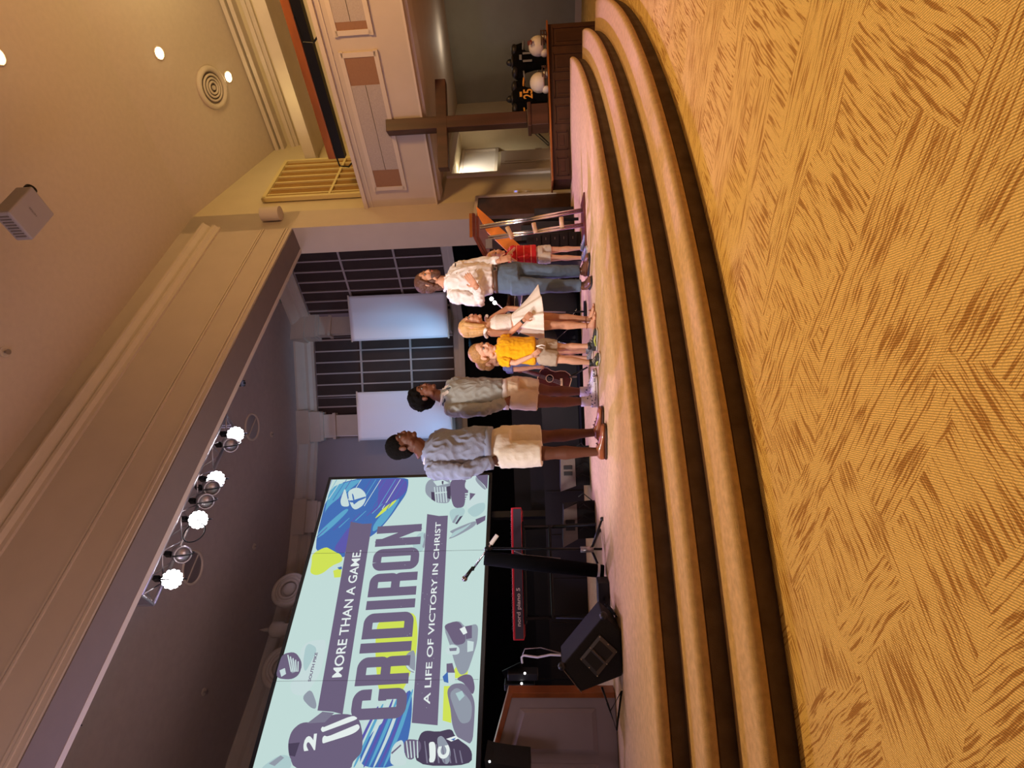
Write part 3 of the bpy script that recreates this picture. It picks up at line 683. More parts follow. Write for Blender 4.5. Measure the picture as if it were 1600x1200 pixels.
def poly(c, pts, f=None, sm=None):
    """f maps crop pixels to photo pixels"""
    if sm is None: sm = len(pts) > 4
    if sm:
        for _ in range(2): pts = [q for i in range(len(pts)) for q in ((pts[i][0]*.78+pts[(i+1) % len(pts)][0]*.22, pts[i][1]*.78+pts[(i+1) % len(pts)][1]*.22), (pts[i][0]*.22+pts[(i+1) % len(pts)][0]*.78, pts[i][1]*.22+pts[(i+1) % len(pts)][1]*.78))]
    layer[0] += 1; q = [(f(*p) if f else p) for p in pts]; q = [sp(*p) for p in q]
    vs = [abm.verts.new(pq(a, S_Q-.0008*layer[0]-.001, b)) for a, b in q]
    try:
        fc = abm.faces.new(vs); fc.material_index = AI[c]
    except ValueError: pass
def art_text(s, p0, p1, ptop, c, bold=0, shear=True):
    layer[0] += 1; a = sp(*p0); b = sp(*p1); tt = sp(*ptop); O = pq(a[0], S_Q, a[1]); E = pq(b[0], S_Q, b[1]); U = (E-O); W = U.length; U.normalize(); V = QD.cross(U) if QD.cross(U).z > 0 else -QD.cross(U)
    Hh = (pq(tt[0], S_Q, tt[1])-O).dot(V)
    add_text(abm, s, O, U, V, W, Hh, NS*(.0008*layer[0]+.001), bold, AI[c])
fA = lambda X, Y: (380+X/2.6075, 740+Y/2.6075)
fB = lambda X, Y: (440+X/6, 740+Y/6)
fC = lambda X, Y: (600+X/6.6667, 740+Y/6.6667)
fD = lambda X, Y: (600+X/5, 960+Y/5)
fE = lambda X, Y: (380+X/5.455, 980+Y/5.455)
# paint sweep
poly('blue', [(465, 52), (1185, 30), (1190, 100), (1170, 190), (1100, 290), (1040, 380), (960, 480), (880, 560), (850, 580), (820, 600), (700, 640), (590, 700), (600, 790), (520, 770), (430, 690), (290, 745)], fB)
poly('cyan', [(455, 120), (700, 60), (760, 60), (560, 200), (420, 330), (400, 390)], fB)
poly('violet', [(860, 60), (1170, 40), (1180, 150), (1130, 210), (950, 330), (800, 400), (1000, 200)], fB)
poly('cyan', [(1120, 215), (1060, 330), (960, 470), (850, 560), (860, 480), (990, 320)], fB)
poly('yellow', [(1095, 230), (1040, 300), (900, 410), (870, 425), (960, 320)], fB)
poly('cyan', [(340, 560), (480, 430), (600, 330), (640, 340), (480, 500), (330, 620)], fB)
poly('violet', [(560, 600), (650, 480), (640, 640), (600, 760), (480, 720)], fB)
for k in range(16):
    x0 = 470+k*46; poly(['violet', 'cyan', 'pale', 'blue'][k % 4], [(x0, 60), (x0+6, 60), (x0-110-k*4, 230+k*8), (x0-116-k*4, 228+k*8)], fB)
for k in range(12):
    x0 = 330+k*52; y0 = 600-k*22; poly(['violet', 'cyan', 'blue'][k % 3], [(x0, y0), (x0+100, y0-90), (x0+104, y0-86), (x0+6, y0+6)], fB)
poly('yellow', [(290, 760), (430, 690), (470, 740), (560, 760), (585, 830), (480, 870), (400, 940), (330, 965), (270, 940), (290, 850)], fB)
poly('yellow', [(490, 920), (570, 890), (560, 980), (500, 985)], fB)
poly('blue', [(530, 890), (570, 880), (572, 905), (545, 910)], fB)
# cap-like mark with an f
poly('pale', [(600, 140), (625, 250), (645, 320), (570, 320), (555, 270), (575, 210)], fB)
poly('pale', [(625, 180), (680, 145), (740, 145), (790, 190), (800, 240), (770, 310), (700, 352), (665, 330), (640, 270)], fB)
poly('blue', [(640, 262), (690, 262), (795, 222), (798, 240), (700, 278), (690, 300), (680, 298), (680, 282), (645, 280)], fB)
poly('blue', [(665, 195), (680, 210), (690, 262), (676, 262), (668, 225)], fB)
# yellow and blue paint behind the title
poly('yellow', [(545, 590), (700, 560), (715, 640), (705, 760), (650, 905), (560, 930), (540, 760)], fA)
poly('blue', [(690, 870), (690, 1010), (650, 1200), (460, 1200), (520, 1060), (600, 1000), (640, 930)], fA)
for k in range(9):
    x0 = 690-k*20; poly(['cyan', 'violet', 'pale'][k % 3], [(x0, 880+k*10), (x0+7, 885+k*10), (x0-40, 1050), (x0-110, 1200), (x0-120, 1200), (x0-50, 1045)], fA)
poly('yellow', [(870, 790), (920, 780), (915, 835), (840, 840)], fA); poly('yellow', [(820, 870), (850, 870), (850, 1020), (815, 1010)], fA)
# helmet peeping from behind the lower band and ball behind the N
poly('grey', [(250, 280), (190, 310), (162, 360), (175, 420), (215, 460), (250, 468)], fD); poly('pale', [(170, 400), (200, 445), (250, 462), (250, 452), (205, 432), (180, 392)], fD)
poly('mint', [(440, 620), (360, 640), (290, 760), (370, 850), (430, 800)], fC); poly('grey', [(440, 620), (415, 660), (430, 720), (400, 780), (430, 800)], fC)
# bands
poly('slate', [(442, 203), (490, 212), (528, 210), (410, 985), (370, 975), (308, 970)], fA, False)
poly('slate', [(752, 172), (800, 180), (836, 178), (795, 1030), (740, 1018), (690, 1020)], fA, False)
art_text('MORE THAN A GAME.', fA(406, 834), fA(486, 318), fA(367, 832), 'white', .012)
art_text('A LIFE OF VICTORY IN CHRIST', fA(764, 944), fA(808, 204), fA(737, 944), 'white', .012)
def block_word(word, p0, p1, ptop, c):
    """condensed rounded block capitals"""
    layer[0] += 1; a = sp(*p0); b = sp(*p1); tt = sp(*ptop); O = pq(a[0], S_Q, a[1]); U = pq(b[0], S_Q, b[1])-O; W = U.length; U.normalize(); V = QD.cross(U); V = V if V.z > 0 else -V
    Hh = (pq(tt[0], S_Q, tt[1])-O).dot(V); wd = {'I': .42}; tot = sum(wd.get(q, 1.0) for q in word)+.13*(len(word)-1); k = W/tot; x0 = 0; w_ = .37*k; h = w_/2; off = NS*(.0008*layer[0]+.001)
    def rib(pts, wds=w_):
        P_ = [Vector(q) for q in pts]; L = []; R = []
        for i, q in enumerate(P_):
            d1 = (P_[i]-P_[i-1]).normalized() if i else (P_[1]-P_[0]).normalized(); d2 = (P_[i+1]-P_[i]).normalized() if i < len(P_)-1 else d1
            t_ = (d1+d2).normalized(); n_ = Vector((-t_.y, t_.x)); m_ = wds/2/max(.5, n_.dot(Vector((-d1.y, d1.x)))); L.append(q+n_*m_); R.append(q-n_*m_)
        for i in range(len(P_)-1):
            f_ = abm.faces.new([abm.verts.new(O+U*(q.x)+V*(q.y)+off) for q in (L[i], L[i+1], R[i+1], R[i])]); f_.material_index = AI[c]
    def arc(cx, cy, r, a0, a1, n=6): return [(cx+r*math.cos(math.radians(a0+(a1-a0)*i/n)), cy+r*math.sin(math.radians(a0+(a1-a0)*i/n))) for i in range(n+1)]
    for ch in word:
        X0 = x0+h; X1 = x0+k*wd.get(ch, 1.0)-h; r = .20*k
        if ch == 'I': rib([(x0+.21*k, 0), (x0+.21*k, Hh)])
        if ch == 'O': rib(arc(X0+r, Hh-h-r, r, 90, 180)+arc(X0+r, h+r, r, 180, 270)+arc(X1-r, h+r, r, 270, 360)+arc(X1-r, Hh-h-r, r, 0, 90)+[(X0+r, Hh-h)])
        if ch == 'G': rib([(X1, Hh*.66)]+arc(X1-r, Hh-h-r, r, 0, 90)+arc(X0+r, Hh-h-r, r, 90, 180)+arc(X0+r, h+r, r, 180, 270)+arc(X1-r, h+r, r, 270, 360)+[(X1, Hh*.53)]); rib([(X1+h, Hh*.45), (X1-r*1.1, Hh*.45)], w_*.8)
        if ch == 'D': rib([(X0, 0), (X0, Hh)]); rib([(X0, h)]+arc(X1-r, h+r, r, 270, 360)+arc(X1-r, Hh-h-r, r, 0, 90)+[(X0, Hh-h)])
        if ch == 'R': rib([(X0, 0), (X0, Hh)]); rib([(X0, Hh-h)]+arc(X1-r, Hh-h-r, r, 90, 0)+arc(X1-r, Hh*.45+r, r, 0, -90)+[(X0, Hh*.45)]); rib(arc(X1-r, Hh*.45-r, r, 90, 0)+[(X1, 0)])
        if ch == 'N': rib([(X0, 0), (X0, Hh)]); rib([(X1, 0), (X1, Hh)]); rib([(X0-h*.3, Hh-.02*k), (X1+h*.3, .02*k)], w_*.72)
        x0 += k*(wd.get(ch, 1.0)+.13)
block_word('GRIDIRON', fA(664, 1000), fA(731, 212), fA(442, 985), 'slate')
# ripped edge specks
for k in range(26):
    x_, y_ = random.uniform(640, 815), random.uniform(200, 1000); poly('pale', [(x_, y_), (x_+2, y_+1), (x_+1, y_+3)], fA)
# player bending, upper right of slide
poly('slate', [(690, 90), (860, 70), (890, 230), (850, 300), (840, 380), (735, 390), (700, 260)], fC)
poly('slate', [(960, 50), (1090, 40), (1080, 190), (1000, 110)], fC)
poly('pale', [(900, 60), (960, 55), (1000, 100), (1080, 180), (1075, 310), (960, 380), (880, 400), (850, 330), (960, 240), (850, 190), (850, 120)], fC)
poly('grey', [(960, 55), (1000, 100), (1075, 190), (1050, 200), (960, 110)], fC)
poly('slate', [(900, 230), (960, 240), (900, 310)], fC)
poly('grey', [(480, 90), (600, 70), (700, 90), (690, 200), (700, 340), (560, 335), (520, 310), (440, 240), (440, 150)], fC)
poly('pale', [(520, 110), (620, 95), (690, 130), (560, 160)], fC); poly('dark', [(500, 220), (550, 225), (545, 320), (505, 300)], fC)
for k in range(5): poly('pale', [(530+k*28, 170), (540+k*28, 170), (555+k*28, 330), (545+k*28, 330)], fC)
poly('pale', [(540, 230), (690, 215), (690, 226), (540, 244)], fC); poly('dark', [(610, 110), (630, 110), (625, 150), (612, 140)], fC)
poly('dark', [(660, 170), (700, 160), (705, 300), (670, 290)], fC)
poly('mint', [(680, 410), (830, 380), (860, 430), (770, 560), (715, 540)], fC); poly('grey', [(760, 470), (790, 460), (740, 550), (718, 540)], fC); poly('dark', [(800, 480), (830, 470), (770, 560), (750, 555)], fC)
poly('mint', [(1060, 330), (960, 350), (860, 420), (950, 500), (1060, 420)], fC); poly('slate', [(1065, 470), (960, 510), (975, 570), (1060, 520)], fC)
poly('grey', [(670, 720), (760, 690), (960, 580), (975, 520), (860, 560), (720, 620), (690, 640), (740, 660)], fC)
poly('mint', [(690, 715), (860, 610), (930, 540), (850, 590), (730, 640)], fC)
art_text('SEXIT'[1:3]+'KIX'[:0]+'ERS', fC(905, 325), fC(893, 228), fC(850, 330), 'pale', .02) if False else None
for k in range(4): poly('pale', [(852, 240+k*24), (900, 236+k*24), (899, 248+k*24), (852, 252+k*24)], fC)
# player behind the top band
poly('pale', [(500, 230), (560, 150), (660, 130), (735, 130), (700, 350), (640, 480), (540, 610), (440, 590), (420, 500), (470, 470), (530, 400)], fE)
poly('mint', [(560, 150), (660, 200), (600, 320), (550, 410), (530, 330)], fE)
poly('grey', [(600, 540), (650, 670), (640, 720), (590, 700), (520, 620)], fE)
poly('slate', [(360, 250), (470, 230), (530, 330), (500, 430), (430, 470), (300, 455), (330, 330)], fE)
poly('pale', [(335, 390), (380, 370), (390, 420), (350, 445)], fE); poly('grey', [(400, 280), (470, 310), (480, 400), (430, 420), (440, 340)], fE)
for k in range(5): poly('pale', [(400+k*22, 260+k*14), (410+k*22, 258+k*14), (440+k*14, 400), (430+k*14, 404)], fE)
art_text('SOUTH PIKE', fE(600, 486), fE(660, 240), fE(576, 482), 'slate', .03)
# big dark player lower left of slide, white stripes and a 2
poly('slate', [(410, 1000), (440, 900), (520, 830), (640, 830), (790, 760), (930, 760), (1010, 800), (1040, 930), (1035, 1090), (960, 1150), (940, 1240), (470, 1240), (415, 1100)], fE)
poly('mid', [(570, 840), (700, 740), (800, 750), (720, 830)], fE); poly('dark', [(415, 1010), (510, 1000), (470, 1120), (420, 1110)], fE)
poly('white', [(685, 890), (700, 865), (720, 875), (950, 770), (1000, 795), (970, 815), (725, 905), (700, 915)], fE)
poly('white', [(700, 960), (720, 940), (735, 955), (940, 880), (1000, 840), (1020, 880), (960, 930), (735, 1000), (700, 1012)], fE)
art_text('2', fE(640, 1065), fE(655, 925), fE(540, 1040), 'white', .05)
poly('mint', [(200, 1200), (350, 1100), (440, 1120), (440, 1240), (190, 1240)], fE); poly('grey', [(250, 1180), (350, 1110), (380, 1130), (300, 1200)], fE)
# lower players
poly('grey', [(470, 110), (600, 70), (640, 130), (745, 90), (738, 240), (700, 360), (660, 480), (600, 500), (560, 400), (530, 280)], fD)
poly('slate', [(470, 110), (590, 72), (640, 150), (650, 250), (560, 270), (520, 180)], fD); poly('slate', [(640, 120), (695, 110), (695, 210), (650, 220)], fD)
poly('white', [(600, 140), (640, 120), (660, 170), (630, 185)], fD); poly('pale', [(490, 290), (540, 255), (600, 280), (600, 340), (500, 340)], fD); poly('mid', [(520, 290), (580, 285), (575, 310), (525, 312)], fD)
poly('pale', [(660, 230), (710, 240), (705, 310), (660, 320)], fD)
poly('slate', [(500, 410), (545, 405), (565, 480), (500, 480)], fD); poly('pale', [(510, 480), (565, 480), (565, 560), (515, 565)], fD)
poly('blue', [(470, 510), (510, 470), (515, 560), (480, 550)], fD)
poly('slate', [(570, 530), (640, 490), (700, 500), (722, 600), (700, 660), (640, 560)], fD)
poly('mid', [(500, 620), (545, 565), (640, 560), (700, 650), (720, 720), (715, 850), (700, 1040), (600, 1010), (545, 900), (530, 740)], fD)
poly('grey', [(520, 640), (580, 590), (640, 640), (700, 720), (690, 860), (610, 880), (560, 760)], fD); poly('mint', [(570, 640), (620, 620), (640, 660), (600, 700)], fD)
poly('pale', [(560, 980), (690, 1060), (680, 1030), (600, 985)], fD)
poly('dark', [(290, 960), (340, 925), (440, 940), (540, 910), (570, 980), (700, 1070), (695, 1200), (240, 1200)], fD)
poly('grey', [(420, 990), (470, 960), (540, 1080), (520, 1190), (470, 1180)], fD)
for k in range(7): poly('mid', [(330+k*45, 1010+k*12), (338+k*45, 1010+k*12), (360+k*45, 1180), (348+k*45, 1180)], fD)
poly('pale', [(66, 1200), (75, 1080), (110, 1020), (170, 995), (180, 1120), (200, 1200)], fD); poly('slate', [(76, 1100), (150, 1035), (155, 1045), (82, 1112)], fD)
poly('slate', [(170, 995), (300, 1000), (310, 1080), (240, 1160), (185, 1140)], fD)
for k in range(4): poly('pale', [(190+k*28, 1010), (198+k*28, 1010), (215+k*24, 1140), (205+k*24, 1142)], fD)
art_text('1', fD(425, 1180), fD(415, 1010), fD(365, 1180), 'white', .08) if False else None
poly('white', [(362, 1020), (420, 1015), (420, 1170), (365, 1180), (380, 1100)], fD)
art_text('C', fD(530, 1140), fD(525, 1040), fD(435, 1130), 'white', .06)
poly('white', [(500, 995), (575, 970), (600, 990), (540, 1015)], fD); poly('blue', [(535, 1000), (575, 985), (560, 1008)], fD)
bmesh.ops.triangulate(abm, faces=[f for f in abm.faces if len(f.verts) > 4])
me = bpy.data.meshes.new('slide_art'); abm.to_mesh(me); abm.free()
for m_ in AM: me.materials.append(m_)
o = bpy.data.objects.new('slide_art', me); COL.objects.link(o); o.parent = t_scr; o.matrix_parent_inverse = t_scr.matrix_world.inverted()
for s in (atQ(600, 868, S_Q).dot(PD), atQ(600, 1067, S_Q).dot(PD)): bm = B(); pbox(bm, s-.001, s+.001, S_Q-.104, S_Q-.10, sz0, sz1); finish('panel_seam', bm, 'keydark', t_scr)
for s in (sxL+.5, sxR-.6):
    bm = B(); pbox(bm, s-.05, s+.05, S_Q+.12, S_Q+.2, .48, sz1-.3); pbox(bm, s-.3, s+.3, S_Q+.05, S_Q+.5, .48, .53)
    finish('support_frame', bm, 'blackp', t_scr)
# swan-neck pediment ornament on the apse wall behind the screen
tp = thing('pediment_ornament', 'pale scrolled broken pediment with a central urn on the wall above the screen', 'ornament', at(440, 985, 9.6))
Yp = 9.9
for (x, y, r, sg) in ((438, 922, .27, 1), (428, 1043, .31, -1)):
    c = at(x+14, y, Yp - (0.0 if sg > 0 else .7)); nrm = (QD*-1)
    bm = B(); ring(bm, c, nrm, r, .05, 40, 8, arc=(0, 2*math.pi)); ring(bm, c+nrm*.02, nrm, r*.8, .03, 40, 8); ring(bm, c+nrm*.03, nrm, r*.62, .03, 40, 8); disc(bm, c-nrm*.04, nrm, r, .05, 36); finish('scroll', bm, 'trim', tp, smooth=True)
    bm = B(); ball(bm, c+nrm*.05+PD*(sg*-.0)-UP*.02, (.12, .12, .05), (PD, UP, nrm)); finish('rosette', bm, 'trim', tp, smooth=True)
c = at(432, 984, Yp-.4); bm = B(); loft(bm, [(c+UP*dz, Vector((r_, 0, 0)), Vector((0, r_, 0))) for dz, r_ in ((-.22, .10), (-.12, .10), (-.1, .13), (.06, .13), (.1, .09), (.13, .04), (.2, .03), (.3, .006))], 20); finish('urn', bm, 'trim', tp, smooth=True)

# ================================================================ BLACK CHOIR PLATFORM AND BACKLINE
bm = B(); Yr = 7.75
box(bm, (-1.7, Yr+1.6, .75), (8.2, 3.2, .54)); box(bm, (-1.7, Yr+2.0, 1.12), (8.2, 2.4, .22)); box(bm, (-1.7, Yr+2.3, 1.36), (8.2, 1.8, .3))
for k in range(14):
    x = -5.7+k*.6; box(bm, (x, Yr-.008, .75), (.02, .02, .5))
struct('riser_platform', bm, 'panelblack')
o = bpy.data.objects['riser_platform']; o['label'] = 'low black panelled riser platform along the back of the stage'; o['category'] = 'platform'
bm = B(); box(bm, (1.2, 10.2, 1.35), (3.2, .05, 1.9)); struct('wall_drape', bm, 'black')
# monitors on the platform floor: pale fronts
def wedge(lb, pts, Yd, depth):
    a, b, c, d = [at(x, y, Yd) for x, y in pts]   # top-right, top-left, bottom-left, bottom-right (photo frame)
    zb = min(c.z, d.z); c.z = d.z = zb
    cen = (a+b+c+d)/4; t = thing('floor_monitor', lb, 'speaker', (cen.x, Yd, .48), 'grey fronted wedge monitors')
    U = (a-b).normalized(); w_ = (a-b).length; hgt = a.z-zb
    bm = B(); bk = Vector((0, depth, 0)); L = b; 
    pl = [b, c, Vector((c.x, c.y+.02, .482)), Vector((b.x, b.y+depth, .482)), Vector((b.x, b.y+depth*.75, b.z))]
    prism(bm, pl, U*w_); finish('cabinet', bm, 'blackv', t)
    bm = B(); n_ = Vector((0, -.012, 0)); prism(bm, [a+n_, b+n_, c+n_*1.0, d+n_], Vector((0, .01, 0))); g = finish('grille', bm, 'grille_grey', t)
    m_ = (a+b+c+d)/4; bm = B()
    for k in (-1, 1): box(bm, m_+Vector((k*.035, -.018, 0)), (.045, .008, .10)); 
    box(bm, m_+Vector((-.035, -.019, .03)), (.02, .01, .03)); finish('maker_badge', bm, 'blackp', g)
    bm = B()
    for k in range(4): tube(bm, [Vector((c.x+.1+.12*k, c.y-.03, zb-.02)), Vector((c.x+.14+.12*k, c.y-.05, zb-.07)), Vector((c.x+.1+.1*k, c.y-.04, .49))], .006, 5)
    finish('cable', bm, 'blackm', t)
wedge('grey fronted wedge monitor partly behind the tall man\'s legs', [(876, 706), (876, 768), (898, 759), (898, 706)], 6.6, .45)
wedge('grey fronted wedge monitor farther from the tall man, behind the microphone stand', [(881, 796), (880, 855), (903, 842), (900, 787)], 6.1, .45)

# keyboard on stand
Yk = 5.7
k0 = at(803, 793, Yk+.25); k1 = at(797, 1001, Yk-.15); Uk = (k0-k1); Uk.z = 0; wk = Uk.length; Uk.normalize(); Nk = Vector((Uk.y, -Uk.x, 0)); zk = (k0.z+k1.z)/2
t = thing('stage_piano', 'red stage piano keyboard with dark back panel on a stand before the screen', 'keyboard', Vector(((k0.x+k1.x)/2, (k0.y+k1.y)/2, zk-.12)))
mid = Vector(((k0.x+k1.x)/2, (k0.y+k1.y)/2, zk))
ax = (Uk, Nk, UP)
bm = B(); box(bm, mid-Nk*.17-UP*.055, (wk, .34, .11), ax); finish('body', bm, 'red', t, bevel=.008)
bm = B(); box(bm, mid+Nk*.004-UP*.063, (wk-.03, .01, .082), ax); bp_ = finish('back_panel', bm, 'keydark', t)
bm = B(); add_text(bm, 'nord piano 5', mid+Nk*.011-UP*.09-Uk*(wk*.40), Uk, UP, .36, .05, Vector((0, 0, 0)), .02); finish('lettering', bm, 'white', bp_)
bm = B()
for i in range(52): box(bm, mid-Nk*(.27)+UP*.004+Uk*((i-25.5)*(wk-.12)/52), ((wk-.12)/52-.002, .13, .02), ax)
finish('white_keys', bm, 'white', t)
bm = B()
for i in range(52):
    if i % 7 not in (2, 6): box(bm, mid-Nk*(.245)+UP*.016+Uk*((i-25)*(wk-.12)/52), (.011, .085, .02), ax)
finish('black_keys', bm, 'blackp', t)
bm = B(); tube(bm, [mid+Nk*.01-UP*.03+Uk*.2, mid+Nk*.06-UP*.04+Uk*.2, mid+Nk*.05-UP*.13+Uk*.16, mid+Nk*.0-UP*.5+Uk*.12], .006, 6); finish('audio_cable', bm, 'grille_grey', t)
t = thing('keyboard_stand', 'black folding keyboard stand under the red stage piano', 'stand', (mid.x, mid.y, .48))
for s in (-1, 1):
    bm = B(); tube(bm, [mid-Nk*.05+Uk*(s*.45)-UP*.12, Vector((mid.x, mid.y, .50))+Uk*(s*.45)-Nk*.35], .018, 8); tube(bm, [mid-Nk*.33+Uk*(s*.45)-UP*.12, Vector((mid.x, mid.y, .50))+Uk*(s*.45)+Nk*.05], .018, 8); finish('leg', bm, 'blackm', t)
bm = B(); tube(bm, [mid-Nk*.1-Uk*.45-UP*.4, mid-Nk*.1+Uk*.45-UP*.4], .015, 8); box(bm, mid-Nk*.17-UP*.125, (1.0, .34, .02), ax); finish('cross_bar', bm, 'blackm', t)
# black cloth-covered pedestal in front of the keyboard
t = thing('covered_post', 'tall black cloth covered post leaning beside the microphone stand', 'post', at(935, 893, 5.15))
a = at(757, 872, 5.15); b = at(940, 893, 5.15); b.z = .485; b2 = b+Vector((-.01, 0, .08))
bm = B(); tube(bm, [a, a*.5+b*.5, b+UP*.02], [.062, .068, .058], 20); finish('cloth_cover', bm, 'black', t, smooth=True)
bm = B(); tube(bm, [b*.93+a*.07, b*.95+a*.05], [.061, .061], 20); finish('white_band', bm, 'white', t)
# mic stand
t = thing('microphone_stand', 'boom microphone stand on the stage in front of the red keyboard', 'stand', at(938, 858, 5.2))
Ym = 5.25; f = at(937, 858, Ym); f.z = .5; top = at(768, 857, Ym)
bm = B(); tube(bm, [f, top], .011, 10); finish('pole', bm, 'blackm', t, smooth=True)
bm = B(); tube(bm, [f+UP*.08, f+UP*.20], .028, 14); finish('collar', bm, 'steel', t, smooth=True)
for x, y in ((936, 811), (946, 905), (940, 870)):
    e = at(x, y, Ym); e.z = .49
    if (x, y) == (940, 870): e = f+Vector((.1, .28, -.01))
    bm = B(); tube(bm, [f+UP*.1, e], [.012, .010], 8); r = finish('leg', bm, 'blackm', t, smooth=True)
    bm = B(); ball(bm, e, .02); finish('rubber_foot', bm, 'blackp', r, smooth=True)
b0 = at(777, 836, Ym-.05); b1 = at(740, 888, Ym-.1)
bm = B(); tube(bm, [b0, b1], .009, 8); finish('boom', bm, 'chrome', t, smooth=True)
bm = B(); tube(bm, [b0, b0+(b0-b1).normalized()*-.10], .02, 10); finish('counterweight', bm, 'white', t)
bm = B(); q = b0+(b1-b0)*.42; ball(bm, q, .028); tube(bm, [q, top], .016, 8); finish('boom_clutch', bm, 'blackm', t)
t = thing('microphone', 'black handheld microphone clipped to the end of the boom stand', 'microphone', at(727, 902, Ym-.1))
m0 = at(737, 889, Ym-.1); m1 = at(726, 904, Ym-.1)
bm = B(); tube(bm, [m0, m1], [.013, .019], 12); finish('handle', bm, 'blackp', t, smooth=True)
bm = B(); ball(bm, m1, .027); finish('grille', bm, 'steel', t, smooth=True)
bm = B(); tube(bm, [b1, m0], .02, 8); finish('clip', bm, 'blackp', t)
# black effects unit on floor by mic base
t = thing('direct_box', 'small black box with cables on the stage floor behind the big wedge', 'box', at(940, 925, 4.95))
c = at(938, 925, 5.0); c.z = .53; bm = B(); box(bm, c, (.22, .16, .10)); finish('case', bm, 'blackp', t, bevel=.006)
bm = B()
for k in range(3): q0 = at(939, 938+k*6, 4.95-.1*k); q0.z = .49; tube(bm, [c-UP*.02, q0+UP*.04, at(958, 955+k*4, 4.6-.1*k)*1.0 - UP*(at(958, 955+k*4, 4.6-.1*k).z-.49)], .007, 6)
finish('cable', bm, 'blackm', t)
# large wedge monitor standing on its end
Yw = 4.2
t = thing('wedge_monitor', 'large black wedge monitor with a metal handle plate at the stage edge', 'speaker', at(968, 1030, Yw))
pp = [(899, 990), (944, 965), (970, 982), (972, 1056), (912, 1082), (882, 1042)]
pp = [(945, 962), (971, 984), (975, 1056), (960, 1062), (911, 1081), (880, 1041)]
P3 = [at(x, y, Yw) for x, y in pp]; zmin = min(p.z for p in P3)
for p in P3: p.z += .484-zmin if False else 0
dz = .484-min(p.z for p in P3)
P3 = [p+UP*dz for p in P3]
bm = B(); prism(bm, P3, Vector((-.05, .42, 0))); cab = finish('cabinet', bm, 'blackv', t, bevel=.012)
hp = [at(x, y, Yw-.012)+UP*dz for x, y in ((939, 992), (967, 1018), (935, 1058), (908, 1030))]
hi = [at(x, y, Yw-.022)+UP*dz for x, y in ((939, 1000), (960, 1020), (934, 1049), (915, 1029))]
bm = B()
cc = sum(hp, Vector())/4
for i in range(4):
    a, b = hp[i], hp[(i+1) % 4]; c_, d_ = hi[(i+1) % 4], hi[i]; prism(bm, [a, b, c_, d_], Vector((0, .008, 0)))
hpn = finish('handle_plate', bm, 'plate_metal', t)
bm = B(); prism(bm, hi, Vector((0, -.002, 0))); finish('handle_recess', bm, 'blackp', hpn)
bm = B(); m1_ = (hi[0]+hi[3])/2; m2_ = (hi[1]+hi[2])/2
tube(bm, [m1_-Vector((0, .01, 0)), m2_-Vector((0, .01, 0))], .012, 8); finish('handle_bar', bm, 'plate_metal', hpn)
bm = B()
for p in hp + [(hp[i]+hp[(i+1) % 4])/2 for i in range(4)]: ball(bm, p*.93+cc*.07-Vector((0, .004, 0)), .006, seg=8)
finish('screws', bm, 'chrome', hpn)
for q in (P3[5], P3[0]): bm = B(); ball(bm, q, .03); finish('corner_cap', bm, 'blackp', t, smooth=True)
bm = B(); e = P3[4]-P3[5]; prism(bm, [P3[5]+Vector((-.01, -.003, 0)), P3[4]+Vector((-.005, -.003, 0)), P3[4]+Vector((-.02, .3, 0)), P3[5]+Vector((-.03, .3, 0))], Vector((-.006, 0, 0))); finish('side_grille', bm, 'grille_grey', t)
o = B(); c0 = P3[3]
tube(o, [c0+Vector((-.08, .05, .08)), c0+Vector((-.22, -.02, .03)), at(966, 1080, 4.25)*1.0+UP*(.49-at(966, 1080, 4.25).z), c0+Vector((-.3, -.12, .0))*1.0, c0+Vector((-.16, -.02, .05))], .009, 8)
tag(finish('speaker_cable', o, 'blackm', smooth=True), 'black cable looping on the carpet under the big wedge monitor', 'cable')

# panelled side wall (pulpit screen) near picture edge
t = thing('panelled_partition', 'grey panelled partition with orange wood edging at the stage side', 'partition', at(958, 1140, 4.7))
A_ = at(799, 1085, 4.77); Bm = at(956.5, 1085, 4.77); C_ = at(754, 1250, 4.63); D_ = at(966.5, 1250, 4.63); Bm.z = D_.z = .485
th = Vector((.02, .09, 0))
bm = B(); prism(bm, [A_, C_, D_, Bm], th); finish('body', bm, mat('partition_paint', srgb(156, 146, 150), .6, var=.06, vscale=3), t)
bm = B(); e = Vector((0, -.012, 0))
def lerp(a, b, s): return a*(1-s)+b*s
prism(bm, [A_+e+UP*.03+Vector((.02, 0, 0)), C_+e+UP*.03, C_+e-UP*.015, A_+e-UP*.015+Vector((.02, 0, 0))], Vector((0, .12, 0)))
prism(bm, [A_+e+UP*.03+Vector((.02, 0, 0)), A_+e+Vector((-.025, 0, 0)), Bm+e+Vector((-.025, 0, 0)), Bm+e+Vector((.02, 0, 0))], Vector((0, .12, 0)))
finish('wood_edging', bm, 'wood_rail', t, bevel=.004)
f6 = lambda X, Y, d=0: at(740+X/6, 1000+Y/6, 4.77-.14*((Y/6-85)/165)-d)
for X0 in (0, 1):
    if X0 == 0: qd = [(430, 640), (1145, 640), (1168, 1078), (330, 1058)]; qi = [(478, 683), (1108, 683), (1125, 1030), (388, 1018)]
    else: qd = [(305, 1150), (1175, 1165), (1190, 1600), (170, 1560)]; qi = [(350, 1200), (1130, 1210), (1140, 1560), (240, 1530)]
    bm = B(); o4 = [f6(*p, .004) for p in qd]; i4 = [f6(*p, .022) for p in qi]
    vs = [bm.verts.new(p) for p in o4]; vi = [bm.verts.new(p) for p in i4]; bm.faces.new(vi)
    for k in range(4): bm.faces.new((vs[k], vs[(k+1) % 4], vi[(k+1) % 4], vi[k]))
    finish('raised_panel', bm, bpy.data.materials['partition_paint'], t)
